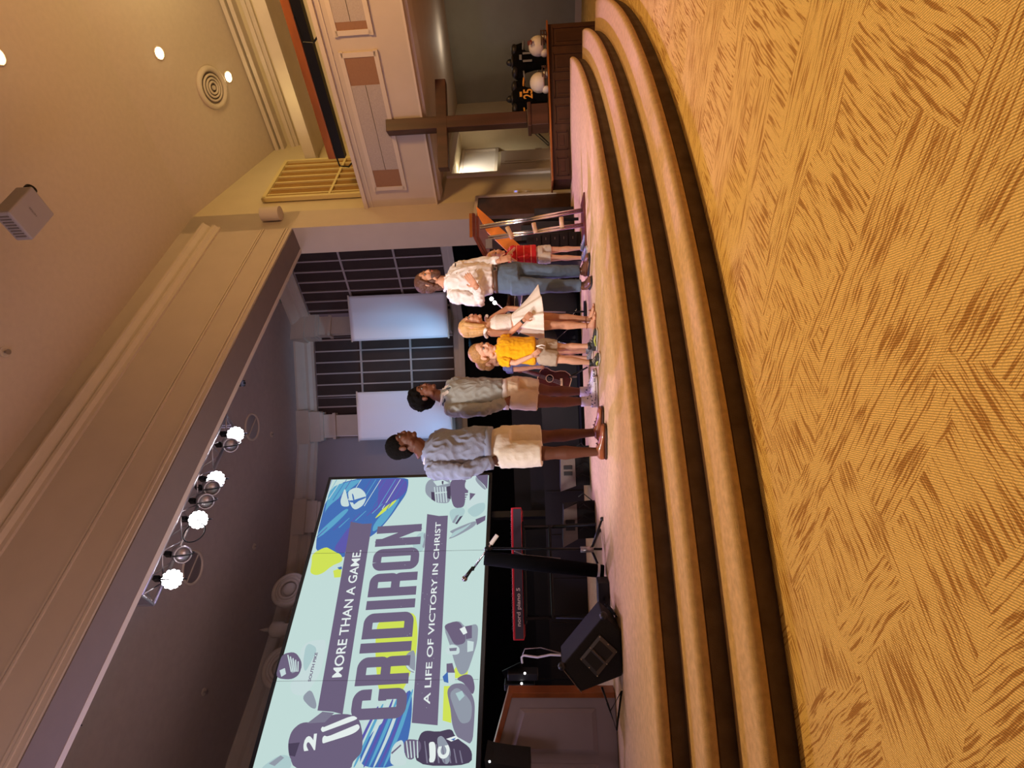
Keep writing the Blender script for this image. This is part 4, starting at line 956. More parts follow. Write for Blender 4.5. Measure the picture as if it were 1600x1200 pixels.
# gear resting at the near corner
c = at(776, 1200, 4.3); t = thing('equipment_case', 'black equipment lump with a tiny white light by the partition corner', 'equipment', c)
bm = B(); prism(bm, [at(769, 1192, 4.3), at(757, 1188, 4.3)+Vector((0, 0, 0)), at(762, 1225, 4.3), at(829, 1225, 4.3), at(828, 1200, 4.3), at(800, 1197, 4.3)], Vector((0, .25, 0))); finish('case', bm, 'blackv', t)
bm = B(); ball(bm, at(765, 1190, 4.28), .008, seg=8); finish('indicator', bm, 'dot', t)
bm = B(); tube(bm, [at(829, 1215, 4.35), at(970, 1222, 4.35)*1.0], .02, 8); finish('stand_pole', bm, 'blackm', t)
# music stand with devices behind partition
t = thing('music_stand', 'black music stand with a tilted desk behind the panelled partition', 'stand', at(905, 1062, 5.6))
bm = B(); a, b, c, d = at(815, 1034, 5.6), at(784, 1049, 5.6), at(790, 1060, 5.8), at(814, 1046, 5.8); prism(bm, [a, b, c, d], Vector((.0, .02, -.01))); finish('desk', bm, 'blackm', t)
bm = B(); q = at(800, 1062, 5.7); tube(bm, [q, Vector((q.x, q.y, .5))], .014, 8); finish('pole', bm, 'blackm', t)
bm = B()
for k in range(3): an = k*2.1; tube(bm, [Vector((q.x, q.y, .62)), Vector((q.x+.28*math.cos(an), q.y+.28*math.sin(an), .49))], .01, 6)
finish('tripod_base', bm, 'blackm', t)
for (x, y, lb) in ((805, 1053, 'upper small black receiver box with a white light on the music stand'), (800, 1069, 'lower small black receiver box with a white light on the music stand')):
    t = thing('receiver_box', lb, 'box', at(x, y, 5.65)); bm = B(); box(bm, at(x+12, y, 5.62), (.07, .14, .30)); finish('case', bm, 'blackp', t, bevel=.008)
    bm = B(); ball(bm, at(x+15, y-1, 5.53), .011, seg=8); finish('indicator', bm, 'dot', t)
bm = B(); tube(bm, [at(816, 1036, 5.6), at(815, 1027, 5.6), at(818, 1024, 5.58), at(840, 1027, 5.5), at(860, 1023, 5.4), at(882, 1024, 5.3), at(895, 1024, 5.3)], .011, 8)
tag(finish('white_cable', bm, 'white', smooth=True), 'white cable drooping from the music stand toward the big wedge monitor', 'cable')
bm = B(); tube(bm, [at(815, 1028, 5.62), at(820, 1014, 5.62), at(845, 1012, 5.62), at(880, 1022, 5.5)], .006, 6)
tag(finish('black_cable', bm, 'steel', smooth=True), 'thin dark cable arching above the white cable beside the keyboard', 'cable')
# ================================================================ WOODEN ENCLOSURE, CROSS, HELMETS
Yx = 7.88
xa = at(865, 281, Yx).x; xb = at(857, 38, Yx).x; zt = at(860, 160, Yx).z
t = thing('wooden_enclosure', 'long dark panelled wooden enclosure carrying the cross and the helmets', 'cabinet', ((xa+xb)/2, Yx, 0))
xs = 3.55
bm = B(); prism(bm, [(xa, Yx, .483), (xs, Yx, .483), (xs, Yx, .0), (xb, Yx, .0), (xb, Yx, zt), (xa, Yx, zt)], (0, .42, 0)); finish('body', bm, 'wood_box', t)
bm = B(); box(bm, ((xa+xb)/2, Yx+.20, zt+.01), (xb-xa+.06, .50, .025)); finish('top_board', bm, 'wood_rail', t, bevel=.006)
n = 6
for k in range(n):
    w_ = (xb-xa)/n; x = xa+w_*(k+.5)
    bm = B(); z0, z1 = (.52 if x < 3.6 else .08), zt-.06; ww = w_-.12
    for s in (-1, 1): box(bm, (x+s*ww/2, Yx-.008, (z0+z1)/2), (.02, .016, z1-z0)); 
    for z in (z0, z1): box(bm, (x, Yx-.008, z), (ww+.02, .016, .02))
    box(bm, (x, Yx-.004, (z0+z1)/2), (ww-.10, .012, max(.05, z1-z0-.10))); finish('raised_panel', bm, 'wood_dark', t)
Yc = 8.06
t = thing('wooden_cross', 'tall dark stained wooden cross standing on the panelled enclosure', 'cross', at(850, 188, Yc))
z0 = at(824, 190, Yc).z; z1 = at(605, 197, Yc).z; xc = at(720, 193, Yc).x; bw = .17
zb = zt+.03
bm = B(); box(bm, (xc, Yc, (z0+z1)/2), (bw, bw, z1-z0)); finish('upright_beam', bm, 'wood_dark', t, bevel=.008)
xl = at(691, 266, Yc).x; xr = at(690, 128, Yc).x; zc_ = at(691.5, 197, Yc).z
bm = B(); box(bm, ((xl+xr)/2, Yc-.01, zc_), (xr-xl, bw*.9, .15)); finish('cross_beam', bm, 'wood_dark', t, bevel=.008)
bm = B(); box(bm, (xc, Yc, (zb+z0)/2-.02), (.30, .30, z0-zb-.04)); box(bm, (xc, Yc, z0-.03), (.34, .34, .05)); finish('pedestal', bm, 'wood_dark', t, bevel=.01)
def helmet(lb, x, y, mark):
    c = at(x, y, Yx+.14); c.z = zt+.145; t = thing('football_helmet', lb, 'helmet', (c.x, c.y, zt+.03), 'white helmets on the enclosure')
    bm = B(); r = .132
    # shell: sphere with an opened face and lower cut
    ball(bm, c, (r, r*1.08, r), seg=32)
    bmesh.ops.delete(bm, geom=[v for v in bm.verts if (v.co.z < c.z-.09)], context='VERTS')
    o = finish('shell', bm, 'white', t, smooth=True); o.modifiers.new('s', 'SOLIDIFY').thickness = .01
    bm = B()
    for s in (-1, 1): ball(bm, c+Vector((s*.10, .0, -.09)), (.05, .07, .06), seg=14)
    finish('ear_flap', bm, 'white', t, smooth=True)
    d = Vector((.35, -.9, 0)).normalized() if mark else Vector((.75, -.6, 0)).normalized(); sd = Vector((-d.y, d.x, 0))
    bm = B()
    for z, w_ in ((-.05, .10), (-.09, .10), (-.125, .08)):
        tube(bm, [c+sd*w_+d*.09+UP*z, c+d*.20+sd*w_*.5+UP*z, c+d*.20-sd*w_*.5+UP*z, c-sd*w_+d*.09+UP*z], .008, 6)
    for s in (-1, 1): tube(bm, [c+sd*(s*.04)+d*.2+UP*-.04, c+sd*(s*.04)+d*.2+UP*-.13], .008, 6)
    finish('face_mask', bm, 'wood_box', t, smooth=True)
    bm = B(); ring(bm, c, sd, r*1.0, .007, 36, 6, arc=(0, 2*math.pi)) if mark else ball(bm, c+d*.13+sd*.05+UP*.0, (.02, .02, .012)); finish('stripe', bm, 'wood_box', t, smooth=True)
    if mark:
        bm = B(); q = c+Vector((-.02, -.125, .085)); nn = (q-c).normalized(); u, v = frame_of(nn)
        add_text(bm, 'S', q+nn*.045-Vector((.04, 0, .03)), Vector((1, 0, 0)), (UP+Vector((0, .6, 0))).normalized(), .075, .075, Vector((0, -.006, .0)), .06)
        finish('letter_mark', bm, mat('maroon', srgb(110, 36, 30), .5), t)
helmet('white football helmet with a dark red S mark and stripe, farther from the cross', 846, 72, True)
helmet('plain white football helmet between the two black jerseys, nearer the cross', 848, 129, False)
def jersey(lb, x, y, H, num, gold, yy, tilt=0):
    c = at(x, y, Yx+.27); t = thing('football_jersey', lb, 'jersey', (c.x, c.y, zt+.03), 'black football jerseys on forms'); bm = B(); z0 = zt+.03; h = H
    X = Vector((1, 0, 0)); Yv = Vector((0, 1, 0)); cx = Vector((c.x, c.y, 0))
    R = [(0, .12, .08), (.25, .12, .085), (.5, .145, .10), (.68, .17, .11), (.8, .165, .105), (.88, .11, .08), (.93, .06, .06)]
    loft(bm, [(cx+UP*(z0+h*a), X*b, Yv*d) for a, b, d in R], 24)
    for s in (-1, 1): tube(bm, [cx+X*(s*.12)+UP*(z0+h*.80), cx+X*(s*.19)+UP*(z0+h*.74), cx+X*(s*.215)+UP*(z0+h*.60)], [.07, .07, .062], 14)
    baked('shirt', bm, 'black', t, .012, 3, .004, 12)
    bm = B()
    for s in (-1, 1): ball(bm, cx+X*(s*.16)+UP*(z0+h*.84)+Vector((0, -.02, 0)), (.085, .09, .05))
    ring(bm, cx+UP*(z0+h*.90), UP, .07, .02, 20, 8); ball(bm, cx+UP*(z0+h*.96), (.05, .05, .06)); finish('shoulder_pads', bm, 'blackp', t, smooth=True)
    bm = B(); f = Vector((0, -.10, 0))
    add_text(bm, num, cx+f-X*.07+UP*(z0+h*.38)+Vector((0, -.02, 0)), X, UP, .14, h*.24, Vector((0, 0, 0)), .02); finish('number', bm, gold, t)
    bm = B(); box(bm, cx+f+UP*(z0+h*.68)+Vector((0, -.02, 0)), (.07, .01, .035)); finish('chest_mark', bm, gold, t)
    bm = B()
    for s in (-1, 1): ring(bm, cx+X*(s*.217)+UP*(z0+h*.60), Vector((s*.1, 0, 1)), .07, .014, 18, 6)
    finish('sleeve_trim', bm, gold, t, smooth=True)
M['gold'] = mat('gold_print', srgb(214, 150, 60), .5); M['bluegrey'] = mat('blue_grey_print', srgb(120, 124, 134), .5)
jersey('black football jersey with gold 25 on a form, standing nearer the cross', 830, 153, .56, '25', 'gold', 0)
jersey('black football jersey with blue grey number and striped shoulders, between the helmets', 830, 96, .54, '11', 'bluegrey', 0)
t = thing('floor_stand', 'thin black stand standing behind the enclosure below the cross arm', 'stand', at(860, 212, 9.9))
bm = B(); tube(bm, [at(836, 206, 9.9), at(858, 226, 9.9)], .03, 8); p_ = at(858, 226, 9.9); tube(bm, [p_, Vector((p_.x, p_.y, 0))], .02, 8); finish('arm', bm, 'blackm', t)
t = thing('door_closer_post', 'pair of short black posts rising behind the left end of the enclosure', 'post', at(855, 270, 9.75))
for y in (268, 273):
    bm = B(); p_ = at(841, y, 9.75); tube(bm, [Vector((p_.x, p_.y, 0)), p_], .022, 8); finish('post', bm, 'blackm', t)

# ================================================================ LECTERN
Yl = 6.1
t = thing('lectern', 'modern lectern with a dark slanted wooden desk on chrome twin rails', 'lectern', at(919, 345, Yl))
A_ = at(742, 333, Yl+.25); B_ = at(743, 370, Yl); C_ = at(763, 408, Yl-.05); D_ = A_+(C_-B_)
bm = B(); prism(bm, [A_, B_, C_, D_], UP*.035+Vector((.01, 0, 0))); finish('desk_top', bm, 'mahog', t, bevel=.006)
bm = B(); s_ = .88; cc = (A_+B_+C_+D_)/4; prism(bm, [cc+(p-cc)*s_-UP*.001 for p in (A_, B_, C_, D_)], -UP*.03); finish('desk_tray', bm, 'mahog', t, bevel=.004)
bm = B(); prism(bm, [A_+UP*.035, B_+UP*.035, B_+UP*.065, A_+UP*.065], Vector((.0, .02, 0))); finish('front_ledge', bm, 'wood_rail', t)
r1a, r1b = at(750, 357, Yl), at(917, 330, Yl); r2a, r2b = at(763, 374, Yl-.02), at(917, 353, Yl-.02)
for a, b in ((r1a, r1b), (r2a, r2b)):
    for dx in (0, .026):
        bm = B(); bb = b.copy(); bb.z = .495; tube(bm, [a+Vector((dx, 0, 0)), bb+Vector((dx, 0, 0))], .0125, 12); finish('chrome_rail', bm, 'chrome', t, smooth=True)
    
for (x0, y0, x1, y1) in ((793, 356, 800, 371), (834, 350, 837, 363), (877, 341, 878, 354)):
    bm = B(); p, q = at(x0, y0, Yl-.03), at(x1, y1, Yl-.03); d = (p-q).normalized(); tube(bm, [p+d*.01, q-d*.01], .024, 14); finish('wooden_spacer', bm, 'peg', t, smooth=True)
bm = B(); q0 = at(919, 305, Yl-.1); q1 = at(919, 408, Yl-.1); prism(bm, [(q0.x, Yl-.20, .482), (q1.x, Yl-.20, .482), (q1.x, Yl+.22, .482), (q0.x, Yl+.22, .482)], UP*.016); finish('base_plate', bm, 'mahog', t)
bm = B(); box(bm, at(764, 381, Yl-.02), (.10, .03, .07)); finish('bracket', bm, 'grille_grey', t)
# orange wooden board leaning
t = thing('leaning_board', 'orange wooden board leaning diagonally behind the lectern rails', 'board', at(813, 388, 6.7))
p = [at(748, 325, 6.75), at(748, 343, 6.75), at(788, 388, 6.7), at(815, 388, 6.7)]
p = [at(744, 322, 6.85), at(748, 350, 6.8), at(796, 396, 6.7), at(818, 388, 6.7)]
bm = B(); prism(bm, p, Vector((.0, .04, 0))); finish('board', bm, 'wood_orange', t, bevel=.004)
bm = B(); a = at(790, 380, 6.9); b_ = at(910, 372, 6.9); b_.z = .48; tube(bm, [a, b_], .02, 8); a = at(760, 345, 6.95); b_ = at(905, 342, 6.95); b_.z = .48; tube(bm, [a, b_], .02, 8); finish('prop_leg', bm, 'blackm', t)
t = thing('equipment_rack', 'black equipment rack with small lights behind the child in red', 'rack', at(898, 385, 6.5))
p = at(822, 366, 6.6); q = at(898, 408, 6.6); bm = B(); box(bm, ((p.x+q.x)/2, 6.8, (.482+p.z)/2), (abs(p.x-q.x), .4, p.z-.482)); finish('case', bm, 'blackp', t)
for k in range(5):
    z = .55+k*(p.z-.6)/5; bm = B(); box(bm, ((p.x+q.x)/2, 6.592, z+.03), (abs(p.x-q.x)-.04, .02, (p.z-.6)/5-.015)); f_ = finish('rack_unit', bm, 'panelblack', t)
    bm = B(); box(bm, (p.x-.07, 6.58, z+.03), (.03, .006, .008)); finish('indicator', bm, 'grille_grey', f_)

# ================================================================ DRUM KIT, GUITAR, GOOSENECK LAMP
t = thing('drum_kit', 'dark drum kit with chrome hoops behind the man in jeans and the girl', 'drums', at(905, 480, 7.3))
Yd = 7.5
c = at(868, 478, Yd); c.z = .48+.29; ax = Vector((.2, -1, 0)).normalized()
bm = B(); u, v = frame_of(ax); loft(bm, [(c-ax*.2, u*.28, v*.28), (c+ax*.2, u*.28, v*.28)], 36); finish('bass_drum_shell', bm, 'blackp', t, smooth=False)
bm = B(); ring(bm, c+ax*.2, ax, .285, .011, 40, 8); finish('bass_drum_hoop', bm, 'chrome', t, smooth=True)
for (x, y, r) in ((822, 470, .16), (822, 505, .17), (850, 540, .20)):
    c = at(x, y, Yd-.1); bm = B(); disc(bm, c-UP*.1, Vector((.1, -.35, 1)), r, .2, 28); s = finish('tom_drum', bm, 'blackp', t)
    bm = B(); ring(bm, c+Vector((.02, -.07, .1)), Vector((.1, -.35, 1)), r+.004, .007, 32, 6); finish('hoop', bm, 'chrome', s, smooth=True)
for (x, y, r) in ((800, 487, .22), (790, 535, .2), (832, 445, .19)):
    c = at(x, y, Yd+.1); bm = B(); loft(bm, [(c, Vector((r, 0, 0)), Vector((0, r, -.06))), (c+UP*.03, Vector((.03, 0, 0)), Vector((0, .03, 0)))], 32); finish('cymbal', bm, 'wood_dark', t, smooth=True)
    bm = B(); tube(bm, [c, Vector((c.x, c.y, .5))], .010, 8)
    for k in range(3): tube(bm, [Vector((c.x, c.y, .8)), Vector((c.x+.25*math.cos(k*2.1), c.y+.25*math.sin(k*2.1), .49))], .008, 6)
    finish('cymbal_stand', bm, 'chrome', t, smooth=True)
bm = B(); p = at(905, 500, 7.3); box(bm, (p.x-.35, 7.95, .50), (2.6, 1.6, .04)); finish('drum_rug', bm, 'black', t)
t = thing('gooseneck_lamp', 'gooseneck music lamp with two glowing bulbs beside the man in jeans', 'lamp', at(800, 480, 6.3))
bm = B(); tube(bm, [at(884, 488, 6.3)*1.0, at(800, 486, 6.3), at(787, 484, 6.3), at(780, 477, 6.3), at(774, 473, 6.3)], .008, 8); finish('gooseneck', bm, 'steel', t, smooth=True)
bm = B(); p = at(884, 488, 6.3); tube(bm, [p, Vector((p.x, p.y, .49))], .01, 8); disc(bm, Vector((p.x, p.y, .482)), UP, .12, .02); finish('stand', bm, 'blackm', t)
for x, y in ((768, 467), (773, 473)): bm = B(); ball(bm, at(x, y, 6.28), .022); finish('bulb', bm, 'dot', t, smooth=True)
# guitar
Yg = 6.3
t = thing('acoustic_guitar', 'dark red acoustic guitar standing on the stage between the boys and the young man', 'guitar', at(890, 596, Yg))
g0 = at(889, 603, Yg); g1 = at(850, 588, Yg); dn = (g1-g0).normalized(); sd = dn.cross(Vector((0, 1, 0))).normalized(); th = Vector((-.03, .09, 0))
prof_ = [(-.01, .0), (0, .10), (.05, .165), (.13, .185), (.20, .165), (.27, .125), (.33, .12), (.40, .135), (.45, .12), (.48, .06), (.485, 0)]
L_ = [(a, b) for a, b in prof_] + [(a, -b) for a, b in prof_[::-1][1:-1]]
sc = (g1-g0).length/.40
bm = B(); prism(bm, [g0+dn*((a)*sc)+sd*(b*sc) for a, b in L_], th*sc); finish('body', bm, mat('guitar_wood', srgb(74, 26, 22), .25, var=.2, vscale=12, coat=.5), t, bevel=.004)
bm = B(); P_ = [g0+dn*(a*sc)+sd*(b*sc)-Vector((0, .003, 0)) for a, b in L_]; tube(bm, P_+[P_[0]], .005, 6); finish('binding', bm, 'peg', t)
bm = B(); c = g0+dn*(.31*sc)-Vector((0, .002, 0)); disc(bm, c, Vector((0, -1, 0)), .05*sc, .004); finish('sound_hole', bm, 'black', t)
bm = B(); ring(bm, c-Vector((0, .004, 0)), Vector((0, -1, 0)), .055*sc, .004, 24, 6); finish('rosette', bm, 'peg', t)
bm = B(); box(bm, g0+dn*(.12*sc)-Vector((0, .01, 0)), (.14*sc, .014, .025)); finish('bridge', bm, 'peg', t)
nk = at(812, 578, Yg+.05)
bm = B(); q = g0+dn*(.46*sc); tube(bm, [q-Vector((0, .008, 0)), q+(nk-q)*.86], .022, 8); finish('neck', bm, 'mahog', t)
bm = B(); q2 = q+(nk-q)*.86; prism(bm, [q2+sd*.03, q2-sd*.03, nk+(nk-q2)*.3-sd*.035, nk+(nk-q2)*.3+sd*.035], Vector((0, .02, 0))); finish('headstock', bm, 'mahog', t)
bm = B()
for k in range(6): tube(bm, [g0+dn*(.12*sc)+sd*((k-2.5)*.008)-Vector((0, .02, 0)), q2+sd*((k-2.5)*.006)-Vector((0, .03, 0))], .0012, 4)
finish('strings', bm, 'chrome', t)
t = thing('guitar_stand', 'low black stand holding the dark red acoustic guitar', 'stand', (g0.x, Yg, .48))
bm = B(); gz = Vector((g0.x, Yg+.12, .49))
for s in (-1, 1): tube(bm, [gz+Vector((s*.2, -.12, 0)), gz+Vector((s*.05, .05, .3)), gz+Vector((0, .06, .55))], .01, 6); tube(bm, [gz+Vector((s*.1, 0, .12)), gz+Vector((s*.1, -.2, g0.z-.52)), gz+Vector((s*.1, -.24, g0.z-.49))], .01, 6)
finish('frame', bm, 'blackm', t)
# ================================================================ PEOPLE
def skin_mat(n, c): 
    m = mat(n, c, .55, var=.06, vscale=30, spec=.35); b = m.node_tree.nodes['Principled BSDF']; b.inputs['Subsurface Weight'].default_value = .06; b.inputs['Subsurface Radius'].default_value = (.02, .008, .005); return m
SK_D = skin_mat('deep_brown_skin', srgb(104, 64, 46)); SK_M = skin_mat('brown_skin', srgb(122, 76, 54)); SK_L = skin_mat('light_skin', srgb(228, 176, 146)); SK_T = skin_mat('tanned_skin', srgb(212, 156, 124))
EYEW = mat('eye_white', (.26, .24, .23), .5, spec=.2); EYED = mat('eye_iris', (.02, .012, .01), .2)
LIP_L = mat('lips_pink', srgb(186, 104, 92), .5); LIP_D = mat('lips_brown', srgb(96, 50, 44), .5)
def cloth(n, c, **k): return mat(n, c, .9, var=.06, vscale=12, bump=.25, bscale=70, sheen=.1, spec=.2, **k)
def head_shapes(bm, c, f, u, s, neck_to, nr=.055):
    l = u.cross(f).normalized(); ax = (f, l, u); P = lambda a, b, d: c + f*(a*s) + l*(b*s) + u*(d*s)
    ball(bm, P(-.012, 0, .035), (.097*s, .077*s, .088*s), ax, 24)
    ball(bm, P(.030, 0, -.035), (.062*s, .058*s, .078*s), ax, 20)
    ball(bm, P(.066, 0, -.098), (.022*s, .028*s, .018*s), ax, 12)
    for b in (-1, 1):
        ball(bm, P(.062, b*.036, -.022), (.026*s, .024*s, .026*s), ax, 12)
        ball(bm, P(.071, b*.028, .026), (.018*s, .026*s, .012*s), ax, 12)
        ball(bm, P(.02, b*.05, -.075), (.03*s, .014*s, .02*s), ax, 12)
        ball(bm, P(-.008, b*.080, -.008), (.020*s, .009*s, .031*s), ax, 12)
        ball(bm, P(.098, b*.011, -.028), (.009*s, .008*s, .008*s), ax, 10)
    loft(bm, [(P(.080, 0, .016), l*(.007*s), u*(.006*s)+f*(.004*s)), (P(.096, 0, -.008), l*(.008*s), u*(.006*s)+f*(.006*s)), (P(.108, 0, -.026), l*(.010*s), u*(.008*s)), (P(.090, 0, -.034), l*(.012*s), u*(.005*s))], 10)
    ball(bm, P(.083, 0, -.054), (.014*s, .024*s, .007*s), ax, 12); ball(bm, P(.080, 0, -.066), (.013*s, .020*s, .007*s), ax, 12)
    tube(bm, [P(-.02, 0, -.03), P(-.022, 0, -.10), neck_to], [nr*s, nr*s*.95, nr*s*1.12], 18)
    return P, l
def head_extras(P, l, f, u, s, t, body, lipm, browm, beard=None):
    ax = (f, l, u)
    bm = B()
    for b in (-1, 1): ball(bm, P(.0745, b*.030, .008), (.012*s, .0135*s, .009*s), ax, 12)
    e = finish('eyes', bm, EYEW, t, smooth=True)
    bm = B()
    for b in (-1, 1): ball(bm, P(.0835, b*.030, .008), (.0045*s, .0062*s, .0062*s), ax, 10)
    finish('iris', bm, EYED, e, smooth=True)
    bm = B()
    for b in (-1, 1): tube(bm, [P(.084, b*.014, .030), P(.087, b*.028, .036), P(.076, b*.044, .031)], [.0035*s, .0042*s, .002*s], 8)
    finish('eyebrows', bm, browm, t, smooth=True)
    bm = B(); tube(bm, [P(.079, -.023, -.058), P(.0935, -.009, -.0535), P(.094, .009, -.0535), P(.079, .023, -.058)], [.003*s, .0055*s, .0055*s, .003*s], 8)
    tube(bm, [P(.079, -.020, -.061), P(.091, 0, -.066), P(.079, .020, -.061)], [.003*s, .0062*s, .003*s], 8); finish('lips', bm, lipm, t, smooth=True)
    if beard:
        bm = B(); loft(bm, [(P(.046, 0, -.040), l*(.056*s), f*(.040*s)), (P(.046, 0, -.075), l*(.055*s), f*(.046*s)), (P(.046, 0, -.105), l*(.046*s), f*(.044*s)), (P(.052, 0, -.128), l*(.022*s), f*(.022*s))], 20)
        for b in (-1, 1): ball(bm, P(.012, b*.064, -.035), (.022*s, .010*s, .05*s), ax, 12)
        tube(bm, [P(.070, -.028, -.055), P(.095, -.012, -.044), P(.095, .012, -.044), P(.070, .028, -.055)], .006*s, 8)
        baked('beard', bm, beard, t, .005*s, 2, .003, 60)
def hand(bm, wr, d, nrm, L, curl=.35, thumb=1, spread=1.0):
    """palm from wrist along d, nrm points out of the back of the hand"""
    d = d.normalized(); nrm = (nrm-d*nrm.dot(d)).normalized(); s = d.cross(nrm)*thumb; k = L/.18
    tube(bm, [wr-d*.02*k, wr+d*.015*k], [.026*k, .026*k], 12)
    loft(bm, [(wr, s*(.024*k), nrm*(.018*k)), (wr+d*.03*k, s*(.034*k), nrm*(.016*k)), (wr+d*.075*k, s*(.040*k), nrm*(.013*k)), (wr+d*.09*k, s*(.036*k), nrm*(.010*k))], 14)
    for i, (o_, ln) in enumerate(((.030, .072), (.010, .080), (-.010, .075), (-.029, .060))):
        p = wr+d*(.085*k)+s*(o_*k); a = curl*(1+.12*i); pts = [p]; dd = d.copy()
        for seg, fr in enumerate((.45, .32, .23)):
            an = a*(seg+.6); dd = (d*math.cos(an) - nrm*math.sin(an) + s*(o_*1.6*spread)).normalized(); pts.append(pts[-1]+dd*(ln*k*fr))
        tube(bm, pts, [.0095*k, .0088*k, .0080*k, .0065*k], 8)
    p = wr+d*(.022*k)+s*(.026*k); q = p+(d*.6+s*.8-nrm*.2).normalized()*(.042*k); r = q+(d*.9+s*.3-nrm*.25).normalized()*(.032*k)
    tube(bm, [p, q, r], [.013*k, .0105*k, .008*k], 8)
def foot(bm, an, toe, k, bare=True, z0=.482):
    d = Vector((toe.x-an.x, toe.y-an.y, 0)); L = d.length; d.normalize(); s = Vector((-d.y, d.x, 0)); g = z0
    heel = Vector((an.x, an.y, g))-d*.045*k
    loft(bm, [(heel+UP*.035*k, s*.026*k, UP*.030*k), (heel+d*.05*k+UP*.045*k, s*.034*k, UP*.043*k), (heel+d*.12*k+UP*.035*k, s*.040*k, UP*.033*k), (heel+d*.19*k+UP*.022*k, s*.046*k, UP*.021*k), (heel+d*.225*k+UP*.016*k, s*.040*k, UP*.013*k)], 16)
    tube(bm, [an+UP*.03*k, Vector((an.x, an.y, g+.04*k))], [.036*k, .034*k], 14)
    if bare:
        for i in range(5):
            o_ = (.034-.0165*i)*k; r = (.013 if i == 0 else .0095-.0006*i)*k; tube(bm, [heel+d*(.205-.012*i)*k+s*o_+UP*r, heel+d*(.252-.016*i)*k+s*o_+UP*r*.9], [r, r*.85], 8)
def shoe(name, t, an, toe, k, m, sole, lace=None, high=False, z0=.481, low=False):
    d = Vector((toe.x-an.x, toe.y-an.y, 0)).normalized(); s = Vector((-d.y, d.x, 0)); heel = Vector((an.x, an.y, z0))-d*.055*k; bm = B()
    hts = [(0, .032, .05), (.03, .040, .070), (.08, .042, .075), (.13, .045, .058), (.19, .050, .042), (.24, .047, .036), (.275, .034, .026)]
    loft(bm, [(heel+d*(a*k)+UP*(h*.5*k+.012*k), s*(w_*k), UP*(h*.52*k)) for a, w_, h in hts], 18)
    if high: tube(bm, [heel+d*.06*k+UP*.04*k, an*1.0+UP*0+Vector((0, 0, .04*k))], [.045*k, .046*k], 16)
    elif not low: tube(bm, [heel+d*.055*k+UP*.05*k, heel+d*.052*k+UP*.09*k], [.043*k, .042*k], 16)
    o = baked(name, bm, m, t, .006, 3)
    bm = B(); loft(bm, [(heel+d*(a*k)-Vector((0, 0, 0))+UP*.010*k, s*((w_+.003)*k), UP*(.010*k)) for a, w_, h in hts], 18); finish('sole', bm, sole, o, smooth=True)
    if lace:
        bm = B()
        for q in range(4):
            a = .115+.028*q; h = .068-.011*q; tube(bm, [heel+d*(a*k)+s*(.028*k)+UP*(h*k), heel+d*((a+.01)*k)+UP*((h+.014)*k), heel+d*(a*k)-s*(.028*k)+UP*(h*k)], .0035*k, 6)
        finish('laces', bm, lace, o, smooth=True)
    return o
def torso_rings(cs, f, l):
    return [(c, l*w_, f*d_) for c, w_, d_ in cs]
HZ = lambda v: Vector((v[0], v[1], 0)).normalized()

class Person: pass
def build(lb, Y0, s, skin, f, head, headf, headu, neck, chest, waist, hip, arms, legs, shw, wid, lipm, browm, shirt, pants, hs=None, beard=None, bodyvox=.0055, girl=False, barefeet=True, chest_d=.115, nr=.055, bulk=1.0):
    """pixel joints -> one continuous body; returns dict. s overall scale vs adult"""
    t = thing('person', lb, 'person', (head.x, head.y, .48)); hs = hs or s
    l = Vector((-f.y, f.x, 0))
    bm = B(); hf = headf.normalized(); hu = (headu-hf*headu.dot(hf)).normalized()
    P, hl = head_shapes(bm, head, hf, hu, hs, neck, nr)
    # torso under the clothes
    loft(bm, torso_rings([(neck-UP*.01*s, .07*s, .06*s), (neck-UP*.055*s, .10*s*wid, .075*s), (neck-UP*.09*s, .135*s*wid, .085*s), (chest, .165*s*wid, chest_d*s*.9), (waist, .125*s*wid, .095*s*bulk), (hip, .14*s*wid, .10*s*bulk), (hip-UP*.07*s, .10*s*wid, .06*s*bulk)], f, l), 24)
    for A in arms:
        sh, el, wr, hd, hn, curl, th = A; r = s*bulk
        tube(bm, [sh-l*0, sh+(el-sh)*.25, el, el+(wr-el)*.3, wr], [.042*r, .044*r, .038*r, .037*r, .025*s], 16)
        tube(bm, [neck-UP*.08*s, sh], [.045*s, .042*s], 14)
        if hd is not None: hand(bm, wr, hd, hn, .185*s, curl, th)
    for L in legs:
        hp, kn, an, toe = L
        tube(bm, [hp, hp+(kn-hp)*.45, kn+(hp-kn)*.08, kn, kn+(an-kn)*.12, kn+(an-kn)*.35, kn+(an-kn)*.7, an], [.088*s*bulk, .078*s*bulk, .058*s*bulk, .054*s*bulk, .050*s*bulk, .057*s*bulk, .040*s*bulk, .034*s], 18)
        foot(bm, an, toe, s, barefeet)
    body = baked('body', bm, skin, t, bodyvox, 3)
    head_extras(P, hl, hf, hu, hs, t, body, lipm, browm, beard)
    return t, P, hl, hf, hu, l
